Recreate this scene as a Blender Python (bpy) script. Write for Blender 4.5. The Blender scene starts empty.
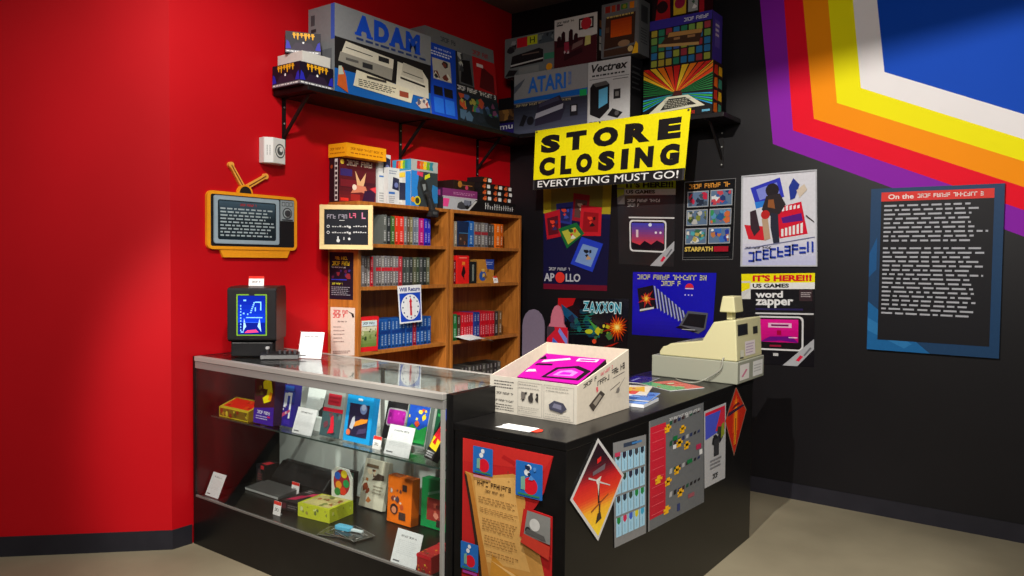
import bpy, bmesh, math, random
from mathutils import Vector, Matrix
random.seed(7)
C = bpy.context.scene.collection
PI = math.pi
# ------------------------------------------------------------------ camera
FPX, AZ, PIT, ROLL, HC = 755.58, 0.63758, 0.03696, 0.0109, 1.47
cF = Vector((math.cos(AZ)*math.cos(PIT), math.sin(AZ)*math.cos(PIT), -math.sin(PIT)))
r0 = Vector((math.sin(AZ), -math.cos(AZ), 0)); u0_ = r0.cross(cF)
cR = r0*math.cos(ROLL) + u0_*math.sin(ROLL)
cU = -r0*math.sin(ROLL) + u0_*math.cos(ROLL)
cam = bpy.data.cameras.new('camera'); camo = bpy.data.objects.new('camera', cam); C.objects.link(camo)
cam.sensor_width = 36; cam.lens = FPX/1024*36; cam.clip_start = .05
M3 = Matrix((cR, cU, -cF)).transposed()
camo.matrix_world = Matrix.Translation((0, 0, HC)) @ M3.to_4x4()
bpy.context.scene.camera = camo
E0 = Vector((0, 0, HC))
def ray(u, v): return cF*FPX + cR*(u-512) - cU*(v-288)
def wx(u, v, X): d = ray(u, v); return E0 + d*(X/d.x)      # measured point of the photo on the plane x = X
def wy(u, v, Y): d = ray(u, v); return E0 + d*(Y/d.y)
def wz(u, v, Z): d = ray(u, v); return E0 + d*((Z-HC)/d.z)
YR, XB, HCEIL = 3.588, 4.80, 3.395
XBEND = 2.0
# ------------------------------------------------------------------ materials
def lin(c):
    def f(x):
        x = x/255.0
        return x/12.92 if x <= .04045 else ((x+.055)/1.055)**2.4
    return (f(c[0]), f(c[1]), f(c[2]), 1.0)
MATS = {}
def nodes(name):
    m = bpy.data.materials.new(name); m.use_nodes = True
    nt = m.node_tree; b = nt.nodes['Principled BSDF']; MATS[name] = m
    return m, nt, b
def printed(name, rough, spec=.5, metal=0.0, var=.10, scale=60.0, bump=0.0):
    m, nt, b = nodes(name)
    a = nt.nodes.new('ShaderNodeAttribute'); a.attribute_name = 'Col'
    tc = nt.nodes.new('ShaderNodeTexCoord'); n = nt.nodes.new('ShaderNodeTexNoise'); n.inputs['Scale'].default_value = scale; n.inputs['Detail'].default_value = 3
    mr = nt.nodes.new('ShaderNodeMapRange'); mr.inputs['To Min'].default_value = 1-var; mr.inputs['To Max'].default_value = 1+var
    mx = nt.nodes.new('ShaderNodeVectorMath'); mx.operation = 'MULTIPLY'
    L = nt.links.new
    L(tc.outputs['Object'], n.inputs['Vector']); L(n.outputs['Fac'], mr.inputs['Value'])
    L(a.outputs['Color'], mx.inputs[0]); L(mr.outputs['Result'], mx.inputs[1]); L(mx.outputs['Vector'], b.inputs['Base Color'])
    b.inputs['Roughness'].default_value = rough; b.inputs['Metallic'].default_value = metal
    b.inputs['Specular IOR Level'].default_value = spec
    if bump:
        bp = nt.nodes.new('ShaderNodeBump'); bp.inputs['Strength'].default_value = bump; bp.inputs['Distance'].default_value = .002
        L(n.outputs['Fac'], bp.inputs['Height']); L(bp.outputs['Normal'], b.inputs['Normal'])
printed('card', .5, .22)
printed('gloss', .16, .55)
printed('paper', .8, .2)
printed('plastic', .38, .45, var=.05, scale=300, bump=.15)
printed('metal', .42, .5, metal=.35, var=.04)
printed('vinyl', .6, .12, var=.03, scale=6)
printed('laminate', .33, .45, var=.12, scale=25)
def screen_mat():
    m, nt, b = nodes('screen')
    a = nt.nodes.new('ShaderNodeAttribute'); a.attribute_name = 'Col'
    nt.links.new(a.outputs['Color'], b.inputs['Base Color']); nt.links.new(a.outputs['Color'], b.inputs['Emission Color'])
    b.inputs['Emission Strength'].default_value = .8; b.inputs['Roughness'].default_value = .12
screen_mat()
def wall_mat(name, c1, c2, rough, scale, bump=.08):
    m, nt, b = nodes(name); L = nt.links.new
    tc = nt.nodes.new('ShaderNodeTexCoord'); n = nt.nodes.new('ShaderNodeTexNoise'); n.inputs['Scale'].default_value = scale; n.inputs['Detail'].default_value = 5
    r = nt.nodes.new('ShaderNodeValToRGB'); r.color_ramp.elements[0].color = lin(c1); r.color_ramp.elements[1].color = lin(c2)
    r.color_ramp.elements[0].position = .3; r.color_ramp.elements[1].position = .7
    n2 = nt.nodes.new('ShaderNodeTexNoise'); n2.inputs['Scale'].default_value = 260
    bp = nt.nodes.new('ShaderNodeBump'); bp.inputs['Strength'].default_value = bump; bp.inputs['Distance'].default_value = .002
    L(tc.outputs['Object'], n.inputs['Vector']); L(tc.outputs['Object'], n2.inputs['Vector'])
    L(n.outputs['Fac'], r.inputs['Fac']); L(r.outputs['Color'], b.inputs['Base Color'])
    L(n2.outputs['Fac'], bp.inputs['Height']); L(bp.outputs['Normal'], b.inputs['Normal'])
    b.inputs['Roughness'].default_value = rough
    b.inputs['Specular IOR Level'].default_value = .28
    return b
wall_mat('red_paint', (186, 0, 14), (194, 1, 17), .55, 2)
wall_mat('black_paint', (17, 15, 18), (21, 19, 22), .45, 2)
wall_mat('base_rubber', (34, 33, 40), (40, 39, 46), .4, 8)
wall_mat('concrete', (120, 112, 92), (146, 137, 114), .45, 1.6)
wall_mat('ceiling_paint', (112, 96, 84), (120, 104, 92), .9, 2)
wall_mat('black_melamine', (15, 14, 14), (20, 19, 19), .3, 12, .04)
wall_mat('black_shelf', (14, 12, 13), (20, 17, 18), .45, 12)
wall_mat('case_panel', (200, 206, 202), (214, 219, 214), .4, 3, .02)
def wood():
    m, nt, b = nodes('oak'); L = nt.links.new
    tc = nt.nodes.new('ShaderNodeTexCoord'); mp = nt.nodes.new('ShaderNodeMapping'); mp.inputs['Scale'].default_value = (14, 14, 1.2)
    n = nt.nodes.new('ShaderNodeTexNoise'); n.inputs['Scale'].default_value = 4; n.inputs['Detail'].default_value = 6; n.inputs['Distortion'].default_value = .6
    r = nt.nodes.new('ShaderNodeValToRGB'); r.color_ramp.elements[0].color = lin((150, 88, 30)); r.color_ramp.elements[1].color = lin((184, 114, 44))
    r.color_ramp.elements[0].position = .35; r.color_ramp.elements[1].position = .68
    L(tc.outputs['Object'], mp.inputs['Vector']); L(mp.outputs['Vector'], n.inputs['Vector']); L(n.outputs['Fac'], r.inputs['Fac']); L(r.outputs['Color'], b.inputs['Base Color'])
    b.inputs['Roughness'].default_value = .45
wood()
def glass(name, tint, boost=1.0):
    m, nt, b = nodes(name); nt.nodes.remove(b); L = nt.links.new
    out = nt.nodes['Material Output']; t = nt.nodes.new('ShaderNodeBsdfTransparent'); g = nt.nodes.new('ShaderNodeBsdfGlossy')
    f = nt.nodes.new('ShaderNodeLayerWeight'); f.inputs['Blend'].default_value = .5; mx = nt.nodes.new('ShaderNodeMixShader')
    n = nt.nodes.new('ShaderNodeTexNoise'); n.inputs['Scale'].default_value = 9
    mr = nt.nodes.new('ShaderNodeMapRange'); mr.inputs['To Min'].default_value = .01; mr.inputs['To Max'].default_value = .05
    L(n.outputs['Fac'], mr.inputs['Value']); L(mr.outputs['Result'], g.inputs['Roughness'])
    po = nt.nodes.new('ShaderNodeMath'); po.operation = 'POWER'; po.inputs[1].default_value = 4.2
    mu = nt.nodes.new('ShaderNodeMath'); mu.operation = 'MULTIPLY_ADD'; mu.inputs[1].default_value = .85*boost; mu.inputs[2].default_value = .035*boost
    t.inputs['Color'].default_value = lin(tint)
    L(f.outputs['Facing'], po.inputs[0]); L(po.outputs['Value'], mu.inputs[0]); L(mu.outputs['Value'], mx.inputs['Fac'])
    L(t.outputs['BSDF'], mx.inputs[1]); L(g.outputs['BSDF'], mx.inputs[2]); L(mx.outputs['Shader'], out.inputs['Surface'])
glass('glass', (253, 255, 254)); glass('acrylic', (250, 252, 252), .7)
# ------------------------------------------------------------------ text outlines
GL = {}
def glyph(s, bold=0.0, shear=0.0):
    k = (s, bold, shear)
    if k in GL: return GL[k]
    cu = bpy.data.curves.new('lettering', 'FONT'); cu.body = s; cu.size = 1; cu.offset = bold; cu.shear = shear; cu.resolution_u = 3
    o = bpy.data.objects.new('lettering', cu); C.objects.link(o)
    me = bpy.data.meshes.new_from_object(o, depsgraph=bpy.context.evaluated_depsgraph_get())
    vs = [(v.co.x, v.co.y) for v in me.vertices]; fs = [tuple(p.vertices) for p in me.polygons]
    bpy.data.objects.remove(o); bpy.data.curves.remove(cu); bpy.data.meshes.remove(me)
    if not vs: GL[k] = ([], []); return GL[k]
    x0 = min(v[0] for v in vs); x1 = max(v[0] for v in vs); y0 = min(v[1] for v in vs); y1 = max(v[1] for v in vs)
    GL[k] = ([((x-x0)/(x1-x0), (y-y0)/(y1-y0)) for x, y in vs], fs)
    return GL[k]
# ------------------------------------------------------------------ mesh builder
class MB:
    def __init__(s): s.v = []; s.f = []; s.c = []; s.m = []; s.sm = []
    def add(s, pts, faces, col, mat, smooth=False):
        n = len(s.v); s.v += [tuple(p) for p in pts]
        for f in faces: s.f.append(tuple(i+n for i in f)); s.c.append(col); s.m.append(mat); s.sm.append(smooth)
    def box(s, x0, x1, y0, y1, z0, z1, col=(128, 128, 128), mat='card', M=None):
        p = [Vector(q) for q in ((x0,y0,z0),(x1,y0,z0),(x1,y1,z0),(x0,y1,z0),(x0,y0,z1),(x1,y0,z1),(x1,y1,z1),(x0,y1,z1))]
        if M: p = [M @ q for q in p]
        s.add(p, [(0,3,2,1),(4,5,6,7),(0,1,5,4),(1,2,6,5),(2,3,7,6),(3,0,4,7)], col, mat)
    def prism(s, poly, y0, y1, col, mat, axis='y'):
        # poly in the x-z plane pushed along y (axis y), in y-z along x (axis x), in x-y along z (axis z)
        n = len(poly)
        def q(a, b, t): return (a, t, b) if axis == 'y' else ((t, a, b) if axis == 'x' else (a, b, t))
        P = [q(a, b, y0) for a, b in poly] + [q(a, b, y1) for a, b in poly]
        F = [tuple(range(n)), tuple(range(2*n-1, n-1, -1))] + [(i, i+n, (i+1) % n+n, (i+1) % n) for i in range(n)]
        s.add(P, F, col, mat)
    def cyl(s, p0, p1, r, col, mat, n=16, r1=None, cap=True):
        p0 = Vector(p0); p1 = Vector(p1); d = (p1-p0).normalized(); a = d.orthogonal().normalized(); b = d.cross(a)
        r1 = r if r1 is None else r1
        P = [p0+(a*math.cos(2*PI*i/n)+b*math.sin(2*PI*i/n))*r for i in range(n)]+[p1+(a*math.cos(2*PI*i/n)+b*math.sin(2*PI*i/n))*r1 for i in range(n)]
        s.add(P, [(i, (i+1) % n, (i+1) % n+n, i+n) for i in range(n)], col, mat, True)
        if cap: s.add(P, [tuple(range(n-1, -1, -1)), tuple(range(n, 2*n))], col, mat)
    def tube(s, pts, r, col, mat, n=8):
        pts = [Vector(p) for p in pts]; rings = []
        for i, p in enumerate(pts):
            d = (pts[min(i+1, len(pts)-1)]-pts[max(i-1, 0)]).normalized()
            a = d.cross(Vector((0, 0, 1)));  a = a.normalized() if a.length > 1e-4 else Vector((1, 0, 0)); b = d.cross(a)
            rings += [p+(a*math.cos(2*PI*k/n)+b*math.sin(2*PI*k/n))*r for k in range(n)]
        F = [(i*n+k, i*n+(k+1) % n, (i+1)*n+(k+1) % n, (i+1)*n+k) for i in range(len(pts)-1) for k in range(n)]
        F += [tuple(range(n-1, -1, -1)), tuple(range((len(pts)-1)*n, len(pts)*n))]
        s.add(rings, F, col, mat, True)
    def build(s, name, parent=None, loc=(0,0,0), rot=(0,0,0), bevel=0.0):
        me = bpy.data.meshes.new(name); me.from_pydata(s.v, [], s.f)
        ms = []
        for m in s.m:
            if m not in ms: ms.append(m)
        for m in ms: me.materials.append(MATS[m])
        ca = me.color_attributes.new('Col', 'FLOAT_COLOR', 'CORNER')
        L = {}
        for p in me.polygons:
            c = s.c[p.index]; l = L.get(c)
            if l is None: l = L[c] = lin(c)
            p.material_index = ms.index(s.m[p.index]); p.use_smooth = s.sm[p.index]
            for i in p.loop_indices: ca.data[i].color = l
        me.update()
        o = bpy.data.objects.new(name, me); C.objects.link(o); o.location = loc; o.rotation_euler = rot
        if parent: o.parent = parent
        if bevel:
            b = o.modifiers.new('bevel', 'BEVEL'); b.width = bevel; b.segments = 2; b.limit_method = 'ANGLE'; b.angle_limit = math.radians(50)
        return o
EPS = .00022
class Face:
    """a printed sheet: u to the right, v up, given by its four corners seen from the front"""
    def __init__(s, mb, bl, br, tr, tl, mat='card', base=None):
        s.mb = mb; s.q = [Vector(p) for p in (bl, br, tr, tl)]; s.mat = mat
        s.n = (s.q[1]-s.q[0]).cross(s.q[3]-s.q[0]).normalized(); s.k = 1
        s.W = (s.q[1]-s.q[0]).length; s.H = (s.q[3]-s.q[0]).length
        if base: s.rect(0, 0, 1, 1, base)
    def P(s, u, v): return (s.q[0]*(1-u)+s.q[1]*u)*(1-v)+(s.q[3]*(1-u)+s.q[2]*u)*v + s.n*(EPS*s.k)
    def sub(s, u0, v0, u1, v1, base=None):
        k = s.k; s.k = 0
        f = Face(s.mb, s.P(u0, v0), s.P(u1, v0), s.P(u1, v1), s.P(u0, v1), s.mat); s.k = k; f.k = k
        if base: f.rect(0, 0, 1, 1, base)
        return f
    def poly(s, pts, c, hold=False, mat=None):
        s.mb.add([s.P(*p) for p in pts], [tuple(range(len(pts)))], c, mat or s.mat)
        if not hold: s.k += 1
    def rect(s, a, b, c, d, col, hold=False, mat=None): s.poly([(a, b), (c, b), (c, d), (a, d)], col, hold, mat)
    def rrect(s, a, b, c, d, r, col):
        ru = r; rv = r*s.W/s.H; pts = []
        for cx, cy, st in ((c-ru, d-rv, 0), (a+ru, d-rv, 90), (a+ru, b+rv, 180), (c-ru, b+rv, 270)):
            for t in range(0, 91, 18): w = math.radians(st+t); pts.append((cx+ru*math.cos(w), cy+rv*math.sin(w)))
        s.poly(pts, col)
    def ell(s, u, v, ru, col, rv=None, a0=0, a1=360, rot=0, n=20, hold=False):
        rv = ru*s.W/s.H if rv is None else rv
        pts = [(math.cos(math.radians(a0+(a1-a0)*i/n)), math.sin(math.radians(a0+(a1-a0)*i/n))) for i in range(n if a1-a0 >= 360 else n+1)]
        cr, sr = math.cos(rot), math.sin(rot)
        s.poly([(u+ru*(x*cr-y*sr), v+rv*(x*sr+y*cr)) for x, y in pts], col, hold)
    def burst(s, u, v, r, n, cols, seed=1, inner=.35):
        rn = random.Random(seed); asp = s.W/s.H; pts = []
        for j, c in enumerate(cols):
            k = 1-j/len(cols); pts = []
            for i in range(2*n):
                rr = r*k*((.7+.5*rn.random()) if i % 2 == 0 else inner); w = PI*i/n+.3*j
                pts.append((min(1, max(0, u+rr*math.cos(w))), min(1, max(0, v+rr*asp*math.sin(w)))))
            s.poly(pts, c)
    def text(s, t, a, b, c, d, col, bold=.015, shear=0.0, mat=None, flip=False):
        vs, fs = glyph(t, bold, shear)
        f = (lambda x, y: (c-(c-a)*x, d-(d-b)*y)) if flip else (lambda x, y: (a+(c-a)*x, b+(d-b)*y))
        s.mb.add([s.P(*f(x, y)) for x, y in vs], fs, col, mat or s.mat); s.k += 1
    def lines(s, a, b, c, d, n, col, fill=.45, seed=3, gap=.35, align=0):
        rn = random.Random(seed); h = (d-b)/n; w = c-a
        if fill >= .69:
            for i in range(n): s.marks(a, d-h*(i+1)+h*(1-fill)/2, c-w*.06*rn.random(), d-h*i-h*(1-fill)/2, col, seed*7+i)
            return
        for i in range(n):
            y = d-h*(i+1)+h*(1-fill)/2; x = a+ (w*rn.random()*.12 if align else 0); e = c-w*rn.random()*.18
            while x < e-.01*w:
                l = w*(.04+.09*rn.random()); s.rect(x, y, min(e, x+l), y+h*fill, col, True); x += l+w*.025*(1+gap*rn.random())
        s.k += 1
    def marks(s, a, b, c, d, col, seed=1):
        # illegible lettering: each mark is a few strokes of a letter-like figure
        rn = random.Random(seed); hh = d-b; cw = hh*.72*s.H/s.W; x = a; t = cw*.24; tv = hh*.2; k = rn.randint(3, 8)
        while x+cw <= c+1e-6:
            if k == 0: x += cw*.8; k = rn.randint(3, 8); continue
            k -= 1; e = x+cw*.84; m = rn.randint(1, 31)
            if bin(m).count('1') < 2: m |= 5
            for bit, q in ((1, (x, b, x+t, d)), (2, (e-t, b, e, d)), (4, (x, d-tv, e, d)), (8, (x, b, e, b+tv)), (16, (x, b+hh*.42, e, b+hh*.42+tv))):
                if m & bit: s.rect(*q, col, True)
            x += cw
        s.k += 1
    def grad(s, a, b, c, d, lo, hi, n=14):
        for i in range(n):
            t = (i+.5)/n; col = tuple(int(round(lo[j]*(1-t)+hi[j]*t)) for j in range(3))
            s.rect(a, b+(d-b)*i/n, c, b+(d-b)*(i+1)/n, col, True)
        s.k += 1
    def blobs(s, a, b, c, d, n, cols, seed=5, size=.12):
        rn = random.Random(seed)
        for i in range(n):
            r = size*(.5+rn.random()); u = a+(c-a)*rn.random(); v = b+(d-b)*rn.random(); m = rn.randint(4, 7); w0 = rn.random()*6
            s.poly([(min(c, max(a, u+r*(.5+.6*rn.random())*math.cos(w0+2*PI*j/m))), min(d, max(b, v+r*s.W/s.H*(.5+.6*rn.random())*math.sin(w0+2*PI*j/m)))) for j in range(m)], cols[i % len(cols)])
    def frame(s, a, b, c, d, t, col):
        tv = t*s.W/s.H
        for q in ((a, b, c, b+tv), (a, d-tv, c, d), (a, b+tv, a+t, d-tv), (c-t, b+tv, c, d-tv)): s.rect(*q, col, True)
        s.k += 1
# ------------------------------------------------------------------ objects
def tag(o, label, cat, group=None, kind=None):
    if label: o['label'] = label
    if cat: o['category'] = cat
    if group: o['group'] = group
    if kind: o['kind'] = kind
    return o
def empty(name, label, cat, loc=(0,0,0), rz=0.0, group=None):
    o = bpy.data.objects.new(name, None); C.objects.link(o); o.empty_display_size = .05
    o.location = loc; o.rotation_euler = (0, 0, rz); return tag(o, label, cat, group)
def struct(name, mb, bevel=0): o = mb.build(name, bevel=bevel); o['kind'] = 'structure'; return o
def carton(name, label, cat, loc, w, d, h, rz, colr, art=None, left=None, right=None, top=None, group=None, tilt=0.0, mat='card', bevel=.0015, taper=0.0, parent=None, roll=0.0):
    """closed box: local x to the right along its front, y into depth, z up; origin at the middle of the bottom front edge"""
    mb = MB(); a = w/2; t = taper
    P = [(-a,0,0),(a,0,0),(a,d,0),(-a,d,0),(-a,t,h),(a,t,h),(a,d,h),(-a,d,h)]
    mb.add(P, [(0,3,2,1),(4,5,6,7),(0,1,5,4),(1,2,6,5),(2,3,7,6),(3,0,4,7)], colr, mat)
    if art: art(Face(mb, P[0], P[1], P[5], P[4], mat))
    if left: left(Face(mb, P[3], P[0], P[4], P[7], mat))
    if right: right(Face(mb, P[1], P[2], P[6], P[5], mat))
    if top: top(Face(mb, P[4], P[5], P[6], P[7], mat))
    loc = Vector(loc)+Vector((0, 0, d*math.sin(tilt) if tilt > 0 else 0))     # a leaning box rests on its lower back edge
    o = mb.build(name, parent, loc, (-tilt, roll, rz), bevel)
    return tag(o, label, cat, group) if label else o
def box_y(u0, u1, vb, vt, Y, z0=None):
    """front rectangle on plane y=Y from photo measurements -> middle bottom, width, height"""
    b = wy(u0, vb, Y); t = wy(u0, vt, Y); r = wy(u1, vb, Y); z = b.z if z0 is None else z0
    return (Vector(((b.x+r.x)/2, Y, z)), r.x-b.x, t.z-z)
def box_x(u0, u1, vb, vt, X, z0=None):
    b = wx(u0, vb, X); t = wx(u0, vt, X); r = wx(u1, vb, X); z = b.z if z0 is None else z0
    return (Vector((X, (b.y+r.y)/2, z)), b.y-r.y, t.z-z)
RX = -PI/2            # faces the customers' side (-x)
def sheet(name, label, cat, corners, art, mat='gloss', thick=.0015, base=(30,30,30), group=None, parent=None):
    """poster: a thin board from its four corners (bl, br, tr, tl)"""
    mb = MB(); q = [Vector(p) for p in corners]; n = (q[1]-q[0]).cross(q[3]-q[0]).normalized()
    P = q+[p-n*thick for p in q]
    mb.add(P, [(0,1,2,3),(7,6,5,4),(0,4,5,1),(1,5,6,2),(2,6,7,3),(3,7,4,0)], base, mat)
    art(Face(mb, *q, mat))
    c = sum(q, Vector())/4
    mb.v = [tuple(Vector(p)-c) for p in mb.v]
    o = mb.build(name, parent, c)
    return tag(o, label, cat, group) if label else o
BLK = (20, 18, 20); WHT = (238, 238, 235); RED = (205, 25, 30); YEL = (250, 235, 20)
# ================================================================== SETTING
G = (128, 128, 128)
b = MB(); b.box(-1.5, XB+.1, -2.6, 6.2, -.06, 0, G, 'concrete'); struct('floor', b)
b = MB(); b.box(-1.5, XB+.1, -2.6, 6.2, HCEIL, HCEIL+.06, G, 'ceiling_paint'); struct('ceiling', b)
b = MB(); b.box(XBEND, XB+.1, YR, YR+.1, 0, HCEIL, G, 'red_paint'); struct('wall_left', b)
E2 = (XBEND-1.8, YR+1.8)
b = MB(); b.prism([(XBEND, YR), (XBEND+.05, YR+.1), (E2[0]+.07, E2[1]+.07), E2], 0, HCEIL, G, 'red_paint', 'z'); struct('wall_far_left', b)
b = MB(); b.box(XB, XB+.1, -2.6, YR, 0, HCEIL, G, 'black_paint'); struct('wall_right', b)
b = MB(); b.box(XBEND, 2.105, YR-.006, YR, 0, .098, G, 'base_rubber'); struct('baseboard_left', b)
b = MB(); b.prism([(XBEND, YR-.006), (XBEND, YR), E2, (E2[0]-.005, E2[1]-.005)], 0, .098, G, 'base_rubber', 'z'); struct('baseboard_far_left', b)
b = MB(); b.box(XB-.006, XB, -2.6, 3.3, 0, .098, G, 'base_rubber'); struct('baseboard_right', b)
# painted rainbow band on the black wall
b = MB(); XM = XB-.0015
def ext_top(t, c): k = (HCEIL-.002-c[1])/(t[1]-c[1]); return (c[0]+(t[0]-c[0])*k, HCEIL-.002)
edges = []
for (tu, tv), (cu, cv), (ru, rv) in (((760,0),(773,144),(876,182)), ((784,0),(793,130.4),(901,167.7)), ((803,0),(814,118.7),(901,147)), ((828,0),(837,103),(901,123)), ((853,0),(861,88),(901,100.6)), ((877,0),(884.5,72),(901,77))):
    t, c, r = wx(tu, tv, XB), wx(cu, cv, XB), wx(ru, rv, XB)
    c2 = (c.y, c.z); t2 = ext_top((t.y, t.z), c2); sl = (c.z-r.z)/(c.y-r.y); YE = -.35
    edges.append((t2, c2, (YE, c.z-sl*(c.y-YE))))
cols = [(142, 32, 172), (240, 8, 40), (255, 150, 0), (248, 238, 0), (240, 236, 236), (0, 72, 190)]
for i, c in enumerate(cols):
    a = edges[i]
    if i < 5:
        e = edges[i+1]
        for q in ([a[0], a[1], e[1], e[0]], [a[1], a[2], e[2], e[1]]):
            b.add([(XM, y, z) for y, z in q]+[(XB-.0003, y, z) for y, z in q], [(0,1,2,3), (0,4,5,1), (1,5,6,2), (2,6,7,3), (3,7,4,0)], c, 'vinyl')
    else:
        q = [a[0], a[1], a[2], (a[2][0], HCEIL-.002)]
        b.add([(XM, y, z) for y, z in q]+[(XB-.0003, y, z) for y, z in q], [(0,1,2,3), (0,4,5,1), (1,5,6,2), (2,6,7,3), (3,7,4,0)], c, 'vinyl')
tag(b.build('wall_mural'), 'angled rainbow stripe mural in purple, red, orange, yellow, white and blue on black wall', 'mural')
# ================================================================== WALL SHELVES
SZ = 2.392
def bracket(par, M, side=1):
    q = MB(); q.box(-.012, .012, -.006, 0, -.27, 0, G, 'black_shelf', M); q.box(-.012, .012, -.27, -.006, -.006, 0, G, 'black_shelf', M)
    q.add([M @ Vector(p) for p in ((-.006,-.006,-.2),(.006,-.006,-.2),(.006,-.006,-.225),(-.006,-.006,-.225),(-.006,-.2,-.006),(.006,-.2,-.006),(.006,-.225,-.006),(-.006,-.225,-.006))],
          [(0,1,2,3),(4,7,6,5),(0,4,5,1),(1,5,6,2),(2,6,7,3),(3,7,4,0)], G, 'black_shelf')
    for z in (-.05, -.14, -.255): q.cyl(M @ Vector((0, -.006, z)), M @ Vector((0, -.008, z)), .005, (170, 170, 165), 'metal', 8)
    q.build('bracket', par)
sh = empty('wall_shelf', 'long black wall shelf with brackets on the red wall, stacked with computer boxes', 'shelf', (2.6, YR, SZ-.03))
b = MB(); b.box(0, XB-.001-2.6, -.30, -.0005, 0, .03, G, 'black_shelf'); b.build('shelf_board', sh, bevel=.003)
for x in (2.668, 3.585, 4.388): bracket(sh, Matrix.Translation((x-2.6, -.0005, 0)))
sh = empty('wall_shelf', 'black wall shelf with brackets on the black wall, above the yellow banner', 'shelf', (XB, 1.74, SZ-.03))
b = MB(); b.box(-.30, -.0005, 0, 3.286-1.74, 0, .03, G, 'black_shelf'); b.build('shelf_board', sh, bevel=.003)
for y in (1.86, 2.75): bracket(sh, Matrix.Translation((-.0005, y-1.74, 0)) @ Matrix.Rotation(RX, 4, 'Z'))
# ================================================================== BOOKCASES
BY = 3.315; LV = [1.557, 1.304, .921, .62, .33]; BT = 1.802
def bookcase(label, x0, x1):
    e = empty('bookcase', label, 'bookcase', (x0, BY, 0)); w = x1-x0; d = YR-.008-BY; t = .022
    q = MB(); q.box(0, t, 0, d, 0, BT-t, G, 'oak'); q.build('side_panel', e, bevel=.0015)
    q = MB(); q.box(w-t, w, 0, d, 0, BT-t, G, 'oak'); q.build('side_panel', e, bevel=.0015)
    q = MB(); q.box(0, w, 0, d, BT-t, BT, G, 'oak'); q.build('top_panel', e, bevel=.0015)
    q = MB(); q.box(t, w-t, d-.008, d, .06, BT-t, G, 'oak'); q.build('back_panel', e)
    q = MB(); q.box(t, w-t, .02, .035, 0, .06, G, 'oak'); q.build('plinth', e)
    for z in LV+[.08]:
        q = MB(); q.box(t, w-t, .004, d-.008, z-t, z, G, 'oak'); q.build('shelf', e, bevel=.0015)
    return e
bookcase('oak bookcase standing left, with chalkboard and notices on its side', 2.98, 3.772)
bookcase('oak bookcase standing right, beside the black wall', 3.795, 4.585)
# ================================================================== GLASS CASE
CX0, CX1, CY0, CY1, CH = 2.11, 2.63, 1.877, 3.578, .965
case = empty('display_case', 'long glass display case with aluminium rails and black base against the red wall', 'display case', (CX0, CY0, 0))
dx, dy = CX1-CX0, CY1-CY0
def part(name, f, bev=0.0, parent=case): q = MB(); f(q); return q.build(name, parent, bevel=bev)
part('base_cabinet', lambda q: q.box(0, dx, 0, dy, 0, .245, G, 'black_melamine'), .002)
part('end_panel', lambda q: q.box(0, dx, dy-.018, dy, .246, CH, G, 'black_melamine'), .001)
AL = (176, 174, 168)
part('sill_rail', lambda q: q.box(.001, .012, 0, dy-.019, .246, .256, (120, 118, 114), 'metal'), .001)
part('top_rail', lambda q: (q.box(-.004, .03, 0, dy-.019, .942, .9655, AL, 'metal'), q.box(0, .02, 0, dy-.019, .906, .940, (150, 148, 144), 'metal')), .0015)
part('back_rail', lambda q: q.box(dx-.03, dx, 0, dy-.019, .93, .9655, AL, 'metal'), .0015)
part('post', lambda q: q.box(0, .014, 0, .014, .257, .905, AL, 'metal'), .001)
part('front_glass', lambda q: q.box(.004, .009, .015, dy-.019, .257, .905, G, 'glass'))
part('top_glass', lambda q: q.box(.03, dx-.03, 0, dy-.019, .958, .9645, G, 'glass'))
part('glass_shelf', lambda q: q.box(.09, dx-.025, .02, dy-.022, .643, .650, G, 'glass'))
part('shelf_edge', lambda q: q.box(.0875, .0895, .02, dy-.022, .643, .650, (44, 62, 56), 'laminate'))
for y in (.35, .85, 1.35):
    part('shelf_bracket', lambda q: q.box(.16, dx-.022, y, y+.012, .622, .642, AL, 'metal'), .001)
for i in range(2):
    dr = part('sliding_door', lambda q: q.box(dx-.02+.008*i, dx-.012+.008*i, .005+i*.83, .86+i*.82, .25, .93, G, 'case_panel'))
    q = MB(); q.box(dx-.028+.008*i, dx-.0205+.008*i, .83 if i == 0 else .84, .85 if i == 0 else .86, .25, .93, (120, 120, 116), 'metal'); q.build('door_stile', dr)
for y in (.46, .62, 1.02):
    part('standard', lambda q: q.box(dx-.034, dx-.029, y, y+.018, .26, .92, (150, 150, 146), 'metal'))
# ================================================================== COUNTER
KZ = .86
ct = empty('service_counter', 'black service counter covered in posters, holding the cash register and cardboard box', 'counter', (2.12, 1.335, 0))
q = MB(); q.box(.008, 1.85, .008, .5, 0, KZ-.0305, G, 'black_melamine'); q.build('cabinet', ct, bevel=.002)
q = MB(); q.box(.0075, 1.86, .0075, .505, KZ-.03, KZ, G, 'black_melamine'); q.box(.263, 1.86, .5051, .541, KZ-.03, KZ, G, 'black_melamine'); q.build('countertop', ct, bevel=.003)
q = MB(); q.box(.004, .262, .506, .540, 0, CH, G, 'black_melamine'); q.build('upright_panel', ct, bevel=.002)
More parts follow.
